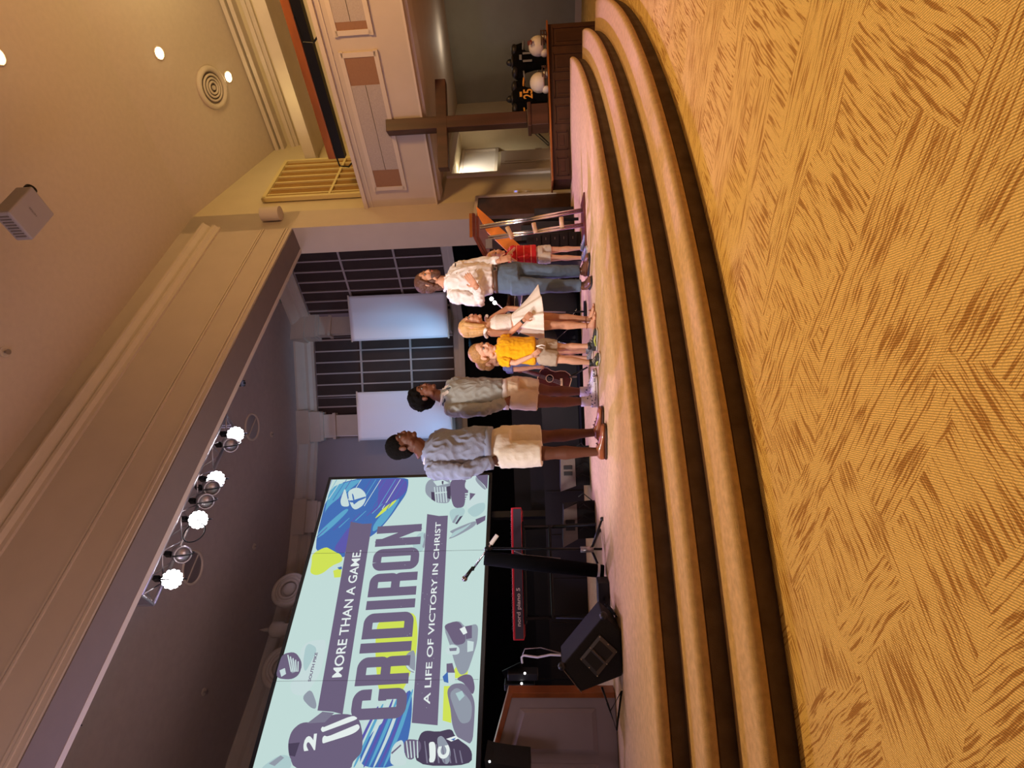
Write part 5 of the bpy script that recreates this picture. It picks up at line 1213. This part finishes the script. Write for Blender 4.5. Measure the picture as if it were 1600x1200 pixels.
def shirt_mesh(name, t, m, neck, chest, waist, hem, f, l, s, wid, dep, arms, sleeve, vox=.0075, wr=.006, collar=True, bulk=1.0, hemw=1.0, seed=0):
    bm = B()
    loft(bm, torso_rings([(neck+UP*.020*s, .062*s, .060*s), (neck-UP*.010*s, .078*s, .072*s), (neck-UP*.040*s, .120*s*wid, .090*s), (neck-UP*.075*s, .160*s*wid, .105*s*dep), (neck-UP*.12*s, .178*s*wid, .120*s*dep), (chest, .180*s*wid, .132*s*dep), (waist, .160*s*wid*bulk, .132*s*dep*bulk), (hem+UP*.03*s, .168*s*wid*hemw, .142*s*dep*hemw), (hem, .160*s*wid*hemw, .136*s*dep*hemw)], f, l), 32)
    for A in arms:
        sh = A[0]; tube(bm, [neck-UP*.070*s, sh], [.058*s, .060*s], 18)
    o = baked(name, bm, m, t, vox, 5, wr, 9/s, seed)
    for k, A in enumerate(arms):
        sh, el, wr_ = A[0], A[1], A[2]; bm = B(); e1 = (el-sh)
        if sleeve >= 1: pts = [sh-e1*.06, sh+e1*.12, sh+e1*.5, el, el+(wr_-el)*.5, wr_-(wr_-el).normalized()*.015*s]; rr = [.058*s, .069*s, .064*s, .058*s, .052*s, .041*s]
        else: e = sh+e1*sleeve; pts = [sh-e1*.06, sh+e1*.12, (sh+e)/2, e]; rr = [.056*s, .068*s, .068*s, .064*s]
        tube(bm, pts, rr, 22); baked('sleeve', bm, m, t, vox, 4, wr*1.2, 11/s, seed+k*3+40)
    return o
def trousers(name, t, m, top, hip, f, l, s, legs, fr, wid, bulk=1.0, vox=.0075, wr=.005, flare=1.0, seed=3):
    bm = B(); loft(bm, torso_rings([(top, .150*s*wid*bulk, .122*s*bulk), (hip, .172*s*wid*bulk, .138*s*bulk), (hip-UP*.07*s, .165*s*wid*bulk, .128*s*bulk)], f, l), 28)
    for hp, kn, an, toe in legs:
        if fr <= 1: e = hp+(kn-hp)*fr; pts = [hp+UP*.03*s, hp+(e-hp)*.5, e]; rr = [.102*s*bulk, .100*s*bulk*flare, .094*s*bulk*flare]
        else: pts = [hp+UP*.03*s, hp+(kn-hp)*.5, kn, kn+(an-kn)*.5, an+UP*.01]; rr = [.102*s, .090*s, .074*s, .066*s, .060*s]
        tube(bm, pts, [r_ for r_ in rr], 22)
    return baked(name, bm, m, t, vox, 4, wr, 9/s, seed)
def hair_short(t, P, s, m, amp=.006, scale=1.08, drop=0.0, back=.0, curl=70, f=None, hl=None, hu=None, afro=False, vox=.006):
    bm = B(); ax = (f, hl, hu)
    ball(bm, P(-.022-back, 0, .050+drop), (.094*s*scale, .082*s*scale, .086*s*scale), ax, 28)
    ball(bm, P(-.045-back, 0, .0+drop), (.070*s*scale, .074*s*scale, .075*s*scale), ax, 22)
    if afro:
        for k in range(46):
            a = random.uniform(0, 2*math.pi); b = random.uniform(-.2, 1); v = Vector((math.cos(a)*math.sqrt(1-b*b), math.sin(a)*math.sqrt(1-b*b), b))
            if v.x > .45 and v.z < .75: continue
            ball(bm, P(-.028+v.x*.094*scale, v.y*.082*scale, .048+v.z*.084*scale), .02*s, seg=8)
    return baked('hair', bm, m, t, vox, 1, amp, curl)

# ---- 1 tall man, grey blue sweatshirt -----------------------------------
Y0 = 4.85; f = HZ((.78, -.62)); l = Vector((-f.y, f.x, 0)); s = 1.04
head = at(631, 694, Y0); neck = at(664, 708, Y0); chest = at(700, 708, Y0); waist = at(742, 702, Y0); hip = at(785, 698, Y0)
shR = neck-UP*.085-l*.195; shL = neck-UP*.085+l*.185
eR = at(728, 736, Y0-.22); wR = at(768, 721, Y0-.17); eL = at(730, 684, Y0+.27); wL = at(772, 684, Y0+.30)
arms = [(shR, eR, wR, (at(785, 712, Y0-.12)-wR), Vector((-.4, -1, 0)), .5, 1), (shL, eL, wL, (at(790, 684, Y0+.30)-wL), Vector((.5, .8, 0)), .5, -1)]
hR = hip-l*.10-UP*.02; hL = hip+l*.10-UP*.02
legs = [(hR, at(858, 708, Y0-.12), at(928, 706, Y0-.12), at(934, 676, Y0-.16)), (hL, at(855, 682, Y0+.12), at(918, 676, Y0+.10), at(925, 640, Y0+.02))]
for L in legs: L[2].z = .56; 
hf = Vector((.95, -.25, .12)); hu = Vector((-.10, 0, 1))
HAIRB = mat('black_hair', (.005, .004, .0035), .95, spec=.15, bump=.6, bscale=180); HAIRBR = mat('brown_hair', srgb(92, 58, 44), .6, var=.3, vscale=30, bump=.5, bscale=120, stretch=(1, 1, .2)); HAIRBL = mat('blond_hair', srgb(206, 158, 96), .55, var=.3, vscale=40, bump=.5, bscale=120, stretch=(1, 1, .15)); HAIRK = mat('sandy_hair', srgb(178, 128, 74), .6, var=.25, vscale=50, bump=.4, bscale=150)
t, P, hl, hf, hu, l = build('tall man in grey-blue sweatshirt and cream shorts, hand in pocket, facing the cross', Y0, s, SK_D, f, head, hf, hu, neck, chest, waist, hip, arms, legs, .2, 1.1, LIP_D, HAIRB, None, None, hs=1.13, nr=.064)
hair_short(t, P, 1.13, HAIRB, .005, 1.06, .006, -.006, 60, hf, hl, hu)
SW = cloth('blue_grey_sweatshirt', srgb(150, 160, 188)); hem = at(764, 700, Y0)
shirt_mesh('sweatshirt', t, SW, neck, chest, waist, hem, f, l, s*1.06, 1.07, 1.12, arms, 1, bulk=1.12, hemw=.98, wr=.018, seed=2)
bm = B(); 
for k, w_ in enumerate((.0, .0)): pass
tube(bm, [arms[0][2]-(arms[0][2]-arms[0][1]).normalized()*.06, arms[0][2]+(arms[0][2]-arms[0][1]).normalized()*.012], [.046, .041], 18); tube(bm, [arms[1][2]-(arms[1][2]-arms[1][1]).normalized()*.06, arms[1][2]], [.046, .041], 18); finish('cuffs', bm, SW, t, smooth=True)
bm = B(); loft(bm, torso_rings([(hem+UP*.02, .192*s, .172*s), (hem-UP*.035, .188*s, .168*s)], f, l), 32); finish('hem_band', bm, SW, t, smooth=True)
WH = cloth('white_cotton', srgb(240, 234, 228)); NAVY = cloth('dark_collar', srgb(44, 46, 58))
def collar(t, neck, f, l, s, m1, m2=None, open_=.05, up=.0):
    bm = B(); u = UP; r0 = .070*s
    for i, (dz, rr) in enumerate(((.0, r0),)):
        pts = [neck + l*(math.sin(a)*rr*1.05) + f*(math.cos(a)*rr*1.1) + u*(.028*s - .030*s*(1+math.cos(a))/2*1.6+up) for a in [math.radians(q) for q in range(18, 343, 12)]]
        tube(bm, pts, .013*s, 8)
    a = pts[0]; b = pts[-1]
    for q, sg in ((a, 1), (b, -1)):
        prism(bm, [q+l*(.0), q+l*(.045*s*sg)-u*.012*s+f*.0, q+l*(.035*s*sg)-u*.075*s+f*.03*s, q-u*.05*s+f*.03*s], f*.008)
    o = finish('collar', bm, m1, t, smooth=False)
    return o
collar(t, neck-UP*.02, f, l, s*1.12, WH)
bm = B(); ring(bm, neck-UP*.045*s+f*.01, (UP+f*.35).normalized(), .098*s, .016*s, 36, 8); finish('neckline_ribbing', bm, NAVY, t, smooth=True)
CREAM = cloth('cream_shorts', srgb(232, 222, 204))
trousers('shorts', t, CREAM, at(765, 699, Y0), hip, f, l, s*1.03, legs, .84, 1.0, 1.02, flare=1.05, wr=.007)
BRL = mat('brown_leather', srgb(150, 84, 44), .35, coat=.3, var=.15, vscale=20)
for L in legs: shoe('loafer', t, L[2], L[3], 1.08, BRL, 'wood_dark', 'wood_dark', low=True)

# ---- 2 young man, grey quarter zip ---------------------------------------
Y0 = 5.4; f = HZ((.72, -.70)); l = Vector((-f.y, f.x, 0)); s = .97
head = at(664, 616, Y0); neck = at(692, 620, Y0); chest = at(720, 619, Y0); waist = at(757, 617, Y0); hip = at(800, 613, Y0)
shR = neck-UP*.085-l*.18; shL = neck-UP*.085+l*.17
eR = at(758, 640, Y0-.2); wR = at(788, 628, Y0-.17); eL = at(755, 600, Y0+.26); wL = at(788, 602, Y0+.29)
arms = [(shR, eR, wR, at(803, 622, Y0-.13)-wR, Vector((-.4, -1, 0)), .5, 1), (shL, eL, wL, at(803, 602, Y0+.29)-wL, Vector((.5, .8, 0)), .5, -1)]
legs = [(hip-l*.09-UP*.02, at(860, 628, Y0-.09), at(916, 627, Y0-.08), at(930, 600, Y0-.1)), (hip+l*.09-UP*.02, at(858, 611, Y0+.10), at(914, 612, Y0+.05), at(924, 588, Y0-.02))]
for L in legs: L[2].z = .57
hf = Vector((.88, -.42, .10)); hu = Vector((-.08, 0, 1))
t, P, hl, hf, hu, l = build('young man with curly black hair in grey pullover, khaki shorts and white patterned shoes', Y0, s, SK_M, f, head, hf, hu, neck, chest, waist, hip, arms, legs, .2, 1.0, LIP_D, HAIRB, None, None, hs=1.06, nr=.054)
hair_short(t, P, 1.06, HAIRB, .008, 1.22, .012, .016, 34, hf, hl, hu, afro=True)
GR = cloth('grey_pullover', srgb(158, 160, 154)); hem = at(786, 616, Y0)
shirt_mesh('pullover', t, GR, neck, chest, waist, hem, f, l, s, 1.02, 1.05, arms, 1, bulk=1.08, wr=.016, seed=5)
bm = B(); tube(bm, [arms[0][2]-(arms[0][2]-arms[0][1]).normalized()*.05, arms[0][2]+(arms[0][2]-arms[0][1]).normalized()*.01], [.043, .038], 18); finish('cuff', bm, GR, t, smooth=True)
bm = B(); loft(bm, torso_rings([(hem+UP*.0, .165*s, .140*s), (hem-UP*.05, .168*s, .146*s)], f, l), 32); finish('undershirt_hem', bm, WH, t, smooth=True)
collar(t, neck+UP*.005, f, l, s*1.02, WH)
bm = B(); ring(bm, neck-UP*.03*s, (UP+f*.35).normalized(), .082*s, .02*s, 36, 8); tube(bm, [neck-UP*.05+f*.105, neck-UP*.15+f*.135], .006, 6); finish('zip_collar', bm, NAVY, t, smooth=True)
KH = cloth('khaki_shorts', srgb(222, 202, 172))
trousers('shorts', t, KH, at(783, 616, Y0), hip, f, l, s, legs, .66, 1.0, 1.0, flare=1.05, wr=.008, seed=8)
SHW = mat('patterned_white_shoe', srgb(232, 226, 232), .5); nt = SHW.node_tree; vv = nt.nodes.new('ShaderNodeTexVoronoi'); vv.inputs['Scale'].default_value = 38; rp = nt.nodes.new('ShaderNodeValToRGB'); tc = nt.nodes.new('ShaderNodeTexCoord')
rp.color_ramp.elements[0].position = .28; rp.color_ramp.elements[0].color = (*srgb(110, 112, 128), 1); rp.color_ramp.elements[1].position = .36; rp.color_ramp.elements[1].color = (*srgb(236, 230, 236), 1)
nt.links.new(tc.outputs['Object'], vv.inputs['Vector']); nt.links.new(vv.outputs['Distance'], rp.inputs[0]); nt.links.new(rp.outputs[0], nt.nodes['Principled BSDF'].inputs['Base Color'])
for L in legs:
    shoe('high_sneaker', t, L[2], L[3], 1.05, SHW, 'white', 'white', high=True)
    bm = B(); tube(bm, [L[2]-UP*.02, L[2]+UP*.07], [.047, .049], 18); finish('sock', bm, WH, t, smooth=True)

# ---- 3 boy in blue behind ------------------------------------------------
Y0 = 5.75; f = HZ((.5, -.85)); l = Vector((-f.y, f.x, 0)); s = .64
head = at(763, 563, Y0); neck = at(784, 562, Y0); chest = at(800, 561, Y0); waist = at(824, 560, Y0); hip = at(845, 558, Y0)
arms = []
for sg, ey, dy in ((-1, 577, -.08), (1, 547, .1)):
    sh = neck-UP*.052+l*(sg*.12); el = at(812, ey, Y0+dy); wr = at(836, ey-3*sg*-1, Y0+dy); arms.append((sh, el, wr, wr-el, f, .4, sg))
legs = [(hip-l*.055, at(878, 560, Y0-.04), at(906, 560, Y0-.04), at(912, 552, Y0-.1)), (hip+l*.055, at(878, 549, Y0+.05), at(906, 549, Y0+.05), at(912, 542, Y0))]
for L in legs: L[2].z = .54
t, P, hl, hf, hu, l = build('small boy in a blue shirt standing half hidden behind the boy in yellow', Y0, s, SK_L, f, head, Vector((.8, -.6, -.1)), UP, neck, chest, waist, hip, arms, legs, .2, 1.0, LIP_L, HAIRK, None, None, hs=.94, nr=.045, bodyvox=.0045)
hair_short(t, P, .94, HAIRK, .003, 1.03, .004, .004, 60, hf, hl, hu, vox=.005)
BLS = cloth('blue_shirt', srgb(124, 134, 190)); shirt_mesh('shirt', t, BLS, neck, chest, waist, at(846, 560, Y0), f, l, s, 1.05, 1.1, arms, .5, vox=.006, wr=.004, seed=9)
trousers('shorts', t, mat('navy_shorts', srgb(52, 56, 80), .9), at(838, 559, Y0), hip, f, l, s, legs, .6, 1.0, vox=.006)
for L in legs: shoe('sneaker', t, L[2], L[3], .68, mat('grey_shoe', srgb(120, 120, 124), .6), 'white', 'white')

# ---- 4 boy in yellow -----------------------------------------------------
Y0 = 5.15; f = HZ((.55, -.83)); l = Vector((-f.y, f.x, 0)); s = .655
head = at(756, 550, Y0); neck = at(775, 547, Y0); chest = at(793, 547, Y0); waist = at(817, 548, Y0); hip = at(844, 549, Y0)
sh = neck-UP*.052-l*.125; sL = neck-UP*.052+l*.12
arms = [(sh, at(806, 567, Y0-.10), at(831, 556, Y0-.14), at(843, 548, Y0-.14)-at(831, 556, Y0-.14), Vector((-.5, -.8, 0)), .5, 1), (sL, at(802, 529, Y0+.08), at(826, 531, Y0+.06), at(838, 533, Y0+.05)-at(826, 531, Y0+.06), Vector((.6, .6, 0)), .4, -1)]
legs = [(hip-l*.062-UP*.01, at(880, 562, Y0-.06), at(917, 567, Y0-.06), at(930, 556, Y0-.22)), (hip+l*.062-UP*.01, at(878, 543, Y0+.06), at(915, 541, Y0+.04), at(924, 520, Y0-.04))]
for L in legs: L[2].z = .55
t, P, hl, hf, hu, l = build('boy in a bright yellow T-shirt and khaki shorts with big black and white sneakers', Y0, s, SK_L, f, head, Vector((.66, -.72, -.18)), Vector((.04, 0, 1)), neck, chest, waist, hip, arms, legs, .2, 1.0, LIP_L, HAIRK, None, None, hs=.98, nr=.045, bodyvox=.0042)
hair_short(t, P, .98, HAIRK, .003, 1.05, .006, .004, 60, hf, hl, hu, vox=.005)
YEL = cloth('yellow_tshirt', srgb(250, 182, 22)); shirt_mesh('tshirt', t, YEL, neck, chest, waist, at(836, 548, Y0), f, l, s, 1.12, 1.12, arms, .62, vox=.0055, wr=.010, bulk=1.10, hemw=1.12, seed=11)
KH2 = cloth('stone_shorts', srgb(186, 168, 148)); trousers('shorts', t, KH2, at(836, 549, Y0), hip, f, l, s*1.02, legs, .74, 1.02, vox=.0055, flare=1.1, wr=.006, seed=12)
bm = B(); q = at(838, 541, Y0-.11); tube(bm, [q, q-UP*.05+Vector((.01, -.01, 0)), q-UP*.08], .006, 6); tube(bm, [q, q-UP*.06+Vector((-.02, -.01, 0))], .006, 6); finish('drawstring', bm, WH, t, smooth=True)
SB = mat('black_white_sneaker', srgb(64, 66, 66), .5, var=.5, vscale=30); LIME = mat('lime_trim', srgb(206, 216, 110), .5)
for L in legs:
    o = shoe('sneaker', t, L[2], L[3], .80, SB, 'white', 'white')
    bm = B(); tube(bm, [L[2]-UP*.015, L[2]+UP*.02], [.034, .034], 14); finish('sock', bm, 'blackp', t, smooth=True)
    d = Vector((L[3].x-L[2].x, L[3].y-L[2].y, 0)).normalized(); sd = Vector((-d.y, d.x, 0)); bm = B(); 
    for sg in (-1, 1): tube(bm, [Vector((L[2].x, L[2].y, .50))+d*.02+sd*(.036*sg), Vector((L[2].x, L[2].y, .515))+d*.08+sd*(.038*sg), Vector((L[2].x, L[2].y, .505))+d*.13+sd*(.036*sg)], .008, 6)
    finish('side_trim', bm, LIME, o, smooth=True)

# ---- 5 girl in white dress -----------------------------------------------
Y0 = 5.35; f = HZ((.74, -.67)); l = Vector((-f.y, f.x, 0)); s = .72
head = at(737, 508, Y0); neck = at(758, 510, Y0); chest = at(775, 507, Y0); waist = at(797, 503, Y0); hip = at(822, 502, Y0)
sh = neck-UP*.052-l*.115; sL = neck-UP*.052+l*.115
wR = at(819, 500, Y0-.20); wL = at(822, 483, Y0+.02)
arms = [(sh, at(797, 521, Y0-.10), wR, at(829, 490, Y0-.2)-wR, Vector((-.3, -1, .2)), .6, 1), (sL, at(793, 482, Y0+.10), wL, at(832, 487, Y0-.02)-wL, Vector((.8, .3, .2)), .6, -1)]
legs = [(hip-l*.06-UP*.01, at(868, 508, Y0-.05), at(913, 509, Y0-.05), at(924, 490, Y0-.16)), (hip+l*.06-UP*.01, at(868, 496, Y0+.05), at(910, 499, Y0+.03), at(919, 480, Y0-.04))]
for L in legs: L[2].z = .54
t, P, hl, hf, hu, l = build('girl with long blond hair in a white dress holding its skirt in her hands', Y0, s, SK_T, f, head, Vector((.95, -.2, .16)), Vector((-.14, 0, 1)), neck, chest, waist, hip, arms, legs, .2, .92, LIP_L, HAIRBL, None, None, hs=.98, nr=.042, bodyvox=.0045)
bm = B(); ax = (hf, hl, hu); hs = .98
ball(bm, P(-.020, 0, .048), (.096*hs, .084*hs, .088*hs), ax, 24); ball(bm, P(-.05, 0, .0), (.072*hs, .082*hs, .085*hs), ax, 20)
loft(bm, [(P(-.055, 0, .0), hl*.082, hf*.062), (P(-.065, 0, -.07), hl*.085, hf*.056), (P(-.07, 0, -.14)-UP*.0, hl*.080, hf*.046), (P(-.075, 0, -.20), hl*.06, hf*.030), (P(-.08, 0, -.235), hl*.03, hf*.012)], 24)
for b in (-1, 1): tube(bm, [P(.035, b*.072, .06), P(.01, b*.085, .0), P(-.01, b*.085, -.07), P(-.02, b*.078, -.13)], [.018, .022, .02, .012], 10)
baked('hair', bm, HAIRBL, t, .0055, 2, .004, 30)
DR = cloth('white_dress', srgb(244, 232, 220))
bm = B()
loft(bm, torso_rings([(neck-UP*.075*s, .115*s, .080*s), (chest, .155*s, .112*s), (waist, .128*s, .100*s), (waist-UP*.02, .126*s, .10*s)], f, l), 28)
for sg in (-1, 1): tube(bm, [neck-UP*.07*s+l*(sg*.09*s), neck-UP*.02*s+l*(sg*.13*s)], [.03*s, .024*s], 10)
baked('dress_bodice', bm, DR, t, .006, 3, .003, 14)
# skirt: open flared surface with folds, pulled out to her left where she holds it
bm = B(); n = 72; rows = []; hemz = at(850, 505, Y0).z
for j in range(13):
    h = j/12; z = waist.z-.015 + (hemz-waist.z+.015)*h; row = []
    for i in range(n):
        a = 2*math.pi*i/n; da = l*math.sin(a)+f*math.cos(a)
        r = (.10+.02*h*0)*s + (.155+.0)*h**.8*s + .016*h*math.sin(a*9+1.2)+.008*h*math.sin(a*17)
        pull = max(0, math.cos(a-math.radians(52)))**3*.155*h**1.3
        p = Vector((waist.x, waist.y, 0))*(1-h) + Vector((hip.x, hip.y, 0))*h + da*(r+pull); p.z = z + pull*.28*h - .0
        row.append(bm.verts.new(p))
    rows.append(row)
for a, b in zip(rows, rows[1:]):
    for i in range(n): bm.faces.new((a[i], a[(i+1) % n], b[(i+1) % n], b[i]))
o = finish('dress_skirt', bm, DR, t, smooth=True); md = o.modifiers.new('s', 'SOLIDIFY'); md.thickness = .006; md = o.modifiers.new('ss', 'SUBSURF'); md.levels = md.render_levels = 1
bm = B(); c = hip-UP*.02; tube(bm, [c+l*.0+UP*.05, c-UP*.03], [.11*s, .12*s], 18); finish('dress_lining', bm, DR, t, smooth=True)
bm = B()
for sg in (-1, 1):
    c = neck-UP*.03*s+l*(sg*.135*s)
    for k in range(7): an = (k-3)*.42; ball(bm, c+f*(math.sin(an)*.045)+UP*(math.cos(an)*.018)+l*(sg*.012), (.018, .022, .016), seg=10)
finish('shoulder_ruffle', bm, WH, t, smooth=True)
bm = B(); d = (arms[0][2]-arms[0][1]).normalized(); tube(bm, [arms[0][2]-d*.03, arms[0][2]-d*.008], .021, 14); finish('wristband', bm, 'blackp', t, smooth=True)
bm = B()
for L in legs:
    q = L[2]; tube(bm, [q+UP*.025+Vector((.03*math.cos(a), .03*math.sin(a), 0)) for a in [math.radians(x_) for x_ in range(0, 361, 30)]], .004, 6)
    d = Vector((L[3].x-q.x, L[3].y-q.y, 0)).normalized(); sd = Vector((-d.y, d.x, 0)); c = Vector((q.x, q.y, 0))
    tube(bm, [c+d*.09-sd*.032+UP*.487, c+d*.09+UP*.535, c+d*.09+sd*.032+UP*.487], .005, 6)
    loft(bm, [(c-d*.04+UP*.4845, sd*.026, UP*.004), (c+d*.05+UP*.4845, sd*.032, UP*.004), (c+d*.15+UP*.4845, sd*.034, UP*.004)], 14)
finish('sandals', bm, BRL, t, smooth=True)

# ---- 6 man in white shirt and jeans --------------------------------------
Y0 = 5.65; f = HZ((.50, -.86)); l = Vector((-f.y, f.x, 0)); s = .97
head = at(669, 438, Y0); neck = at(697, 442, Y0); chest = at(722, 440, Y0); waist = at(755, 437, Y0); hip = at(800, 435, Y0)
shR = neck-UP*.085-l*.175; shL = neck-UP*.085+l*.175
eR = at(751, 470, Y0-.12); wR = at(744, 447, Y0-.27); eL = at(753, 411, Y0+.10); wL = at(780, 408, Y0-.05)
arms = [(shR, eR, wR, at(728, 428, Y0-.28)-wR, Vector((-.3, -1, .2)), .18, -1), (shL, eL, wL, at(797, 402, Y0-.06)-wL, Vector((.3, -1, .1)), .7, -1)]
legs = [(hip-l*.095-UP*.02, at(852, 447, Y0-.02), at(903, 447, Y0+.0), at(915, 436, Y0-.25)), (hip+l*.095-UP*.02, at(850, 425, Y0+.08), at(898, 424, Y0+.10), at(912, 404, Y0-.05))]
for L in legs: L[2].z = .57
t, P, hl, hf, hu, l = build('bearded man in a white shirt and jeans with one hand raised to his chest', Y0, s, SK_T, f, head, Vector((.80, -.58, .08)), Vector((-.10, 0, 1)), neck, chest, waist, hip, arms, legs, .2, 1.05, LIP_L, HAIRBR, None, None, hs=1.06, beard=HAIRBR, nr=.056)
bm = B(); ax = (hf, hl, hu); hs = 1.06
ball(bm, P(-.022, 0, .052), (.100*hs, .086*hs, .088*hs), ax, 24); ball(bm, P(-.055, 0, .0), (.072*hs, .084*hs, .09*hs), ax, 20)
loft(bm, [(P(-.05, 0, -.02), hl*.085, hf*.06), (P(-.06, 0, -.09), hl*.082, hf*.056), (P(-.065, 0, -.135), hl*.07, hf*.045), (P(-.07, 0, -.16), hl*.04, hf*.02)], 24)
for b in (-1, 1): tube(bm, [P(.045, b*.068, .07), P(.02, b*.084, .02), P(-.02, b*.085, -.05)], [.016, .018, .016], 10)
baked('hair', bm, HAIRBR, t, .006, 2, .006, 26)
WS = cloth('white_shirt', srgb(244, 236, 232)); hem = at(770, 436, Y0)
shirt_mesh('shirt', t, WS, neck, chest, waist, hem, f, l, s, 1.06, 1.06, arms, 1, bulk=1.10, wr=.017, hemw=.94, seed=21)
collar(t, neck+UP*.0, f, l, s*1.08, WS)
bm = B(); 
for k in range(5): ball(bm, lerp(neck-UP*.06+f*.125, waist+f*.158, k/5), .007, seg=8)
finish('buttons', bm, 'trim', t, smooth=True)
bm = B(); box(bm, chest+UP*.05+l*.09+f*.15, (.04, .006, .012), (l, f, UP)); finish('chest_logo', bm, NAVY, t)
JE = cloth('blue_jeans', srgb(96, 112, 132)); top = at(774, 435, Y0)
trousers('jeans', t, JE, top+UP*.01, hip, f, l, s, legs, 2, 1.02, wr=.008, seed=23)
bm = B(); loft(bm, torso_rings([(top+UP*.012, .160*s, .134*s), (top-UP*.028, .164*s, .137*s)], f, l), 32); finish('belt', bm, mat('brown_belt', srgb(84, 56, 40), .5), t, smooth=True)
bm = B(); box(bm, top-UP*.008+f*.138, (.045, .01, .038), (l, f, UP)); finish('buckle', bm, 'chrome', t, bevel=.003)
for L in legs: shoe('leather_shoe', t, L[2], L[3], 1.0, mat('dark_brown_leather', srgb(112, 70, 48), .35, coat=.3), 'blackp', 'wood_dark')

# ---- 7 small child in red ------------------------------------------------
Y0 = 5.98; f = HZ((.55, -.83)); l = Vector((-f.y, f.x, 0)); s = .54
head = at(776, 401, Y0); neck = at(792, 400, Y0); chest = at(805, 398, Y0); waist = at(822, 398, Y0); hip = at(842, 398, Y0)
arms = [(neck-UP*.044-l*.095, at(808, 411, Y0-.06), at(800, 405, Y0-.15), at(793, 402, Y0-.15)-at(800, 405, Y0-.15), f, .6, 1), (neck-UP*.044+l*.095, at(808, 386, Y0+.03), at(800, 392, Y0-.12), at(795, 397, Y0-.13)-at(800, 392, Y0-.12), f, .6, -1)]
legs = [(hip-l*.052-UP*.01, at(873, 403, Y0-.04), at(901, 403, Y0-.04), at(911, 392, Y0-.12)), (hip+l*.052-UP*.01, at(873, 390, Y0+.05), at(902, 388, Y0+.03), at(911, 371, Y0-.04))]
for L in legs: L[2].z = .54
t, P, hl, hf, hu, l = build('toddler in a red striped shirt and pale shorts standing beside the man in jeans', Y0, s, SK_L, f, head, Vector((.7, -.7, -.05)), UP, neck, chest, waist, hip, arms, legs, .2, 1.0, LIP_L, HAIRBL, None, None, hs=.80, nr=.045, bodyvox=.004)
hair_short(t, P, .80, HAIRBL, .002, 1.03, .004, .004, 60, hf, hl, hu, vox=.005)
RD = mat('red_striped_cloth', srgb(206, 30, 36), .85, bump=.2); nt = RD.node_tree; tc = nt.nodes.new('ShaderNodeTexCoord'); sx_ = nt.nodes.new('ShaderNodeSeparateXYZ'); mo = nt.nodes.new('ShaderNodeMath'); mo.operation = 'PINGPONG'; mo.inputs[1].default_value = .038
gt = nt.nodes.new('ShaderNodeMath'); gt.operation = 'LESS_THAN'; gt.inputs[1].default_value = .0035; mx = nt.nodes.new('ShaderNodeMixRGB'); mx.inputs[1].default_value = (*srgb(206, 30, 36), 1); mx.inputs[2].default_value = (*srgb(240, 150, 120), 1)
nt.links.new(tc.outputs['Object'], sx_.inputs[0]); nt.links.new(sx_.outputs[2], mo.inputs[0]); nt.links.new(mo.outputs[0], gt.inputs[0]); nt.links.new(gt.outputs[0], mx.inputs[0]); nt.links.new(mx.outputs[0], nt.nodes['Principled BSDF'].inputs['Base Color'])
shirt_mesh('shirt', t, RD, neck, chest, waist, at(838, 398, Y0), f, l, s, 1.12, 1.15, arms, .6, vox=.0055, wr=.004, bulk=1.1, hemw=1.1, seed=31)
trousers('shorts', t, cloth('pale_shorts', srgb(214, 206, 198)), at(836, 398, Y0), hip, f, l, s, legs, .58, 1.05, vox=.0055, flare=1.1, seed=32)
for L in legs: shoe('sneaker', t, L[2], L[3], .68, mat('toddler_shoe', srgb(120, 124, 150), .6), 'white', 'white')
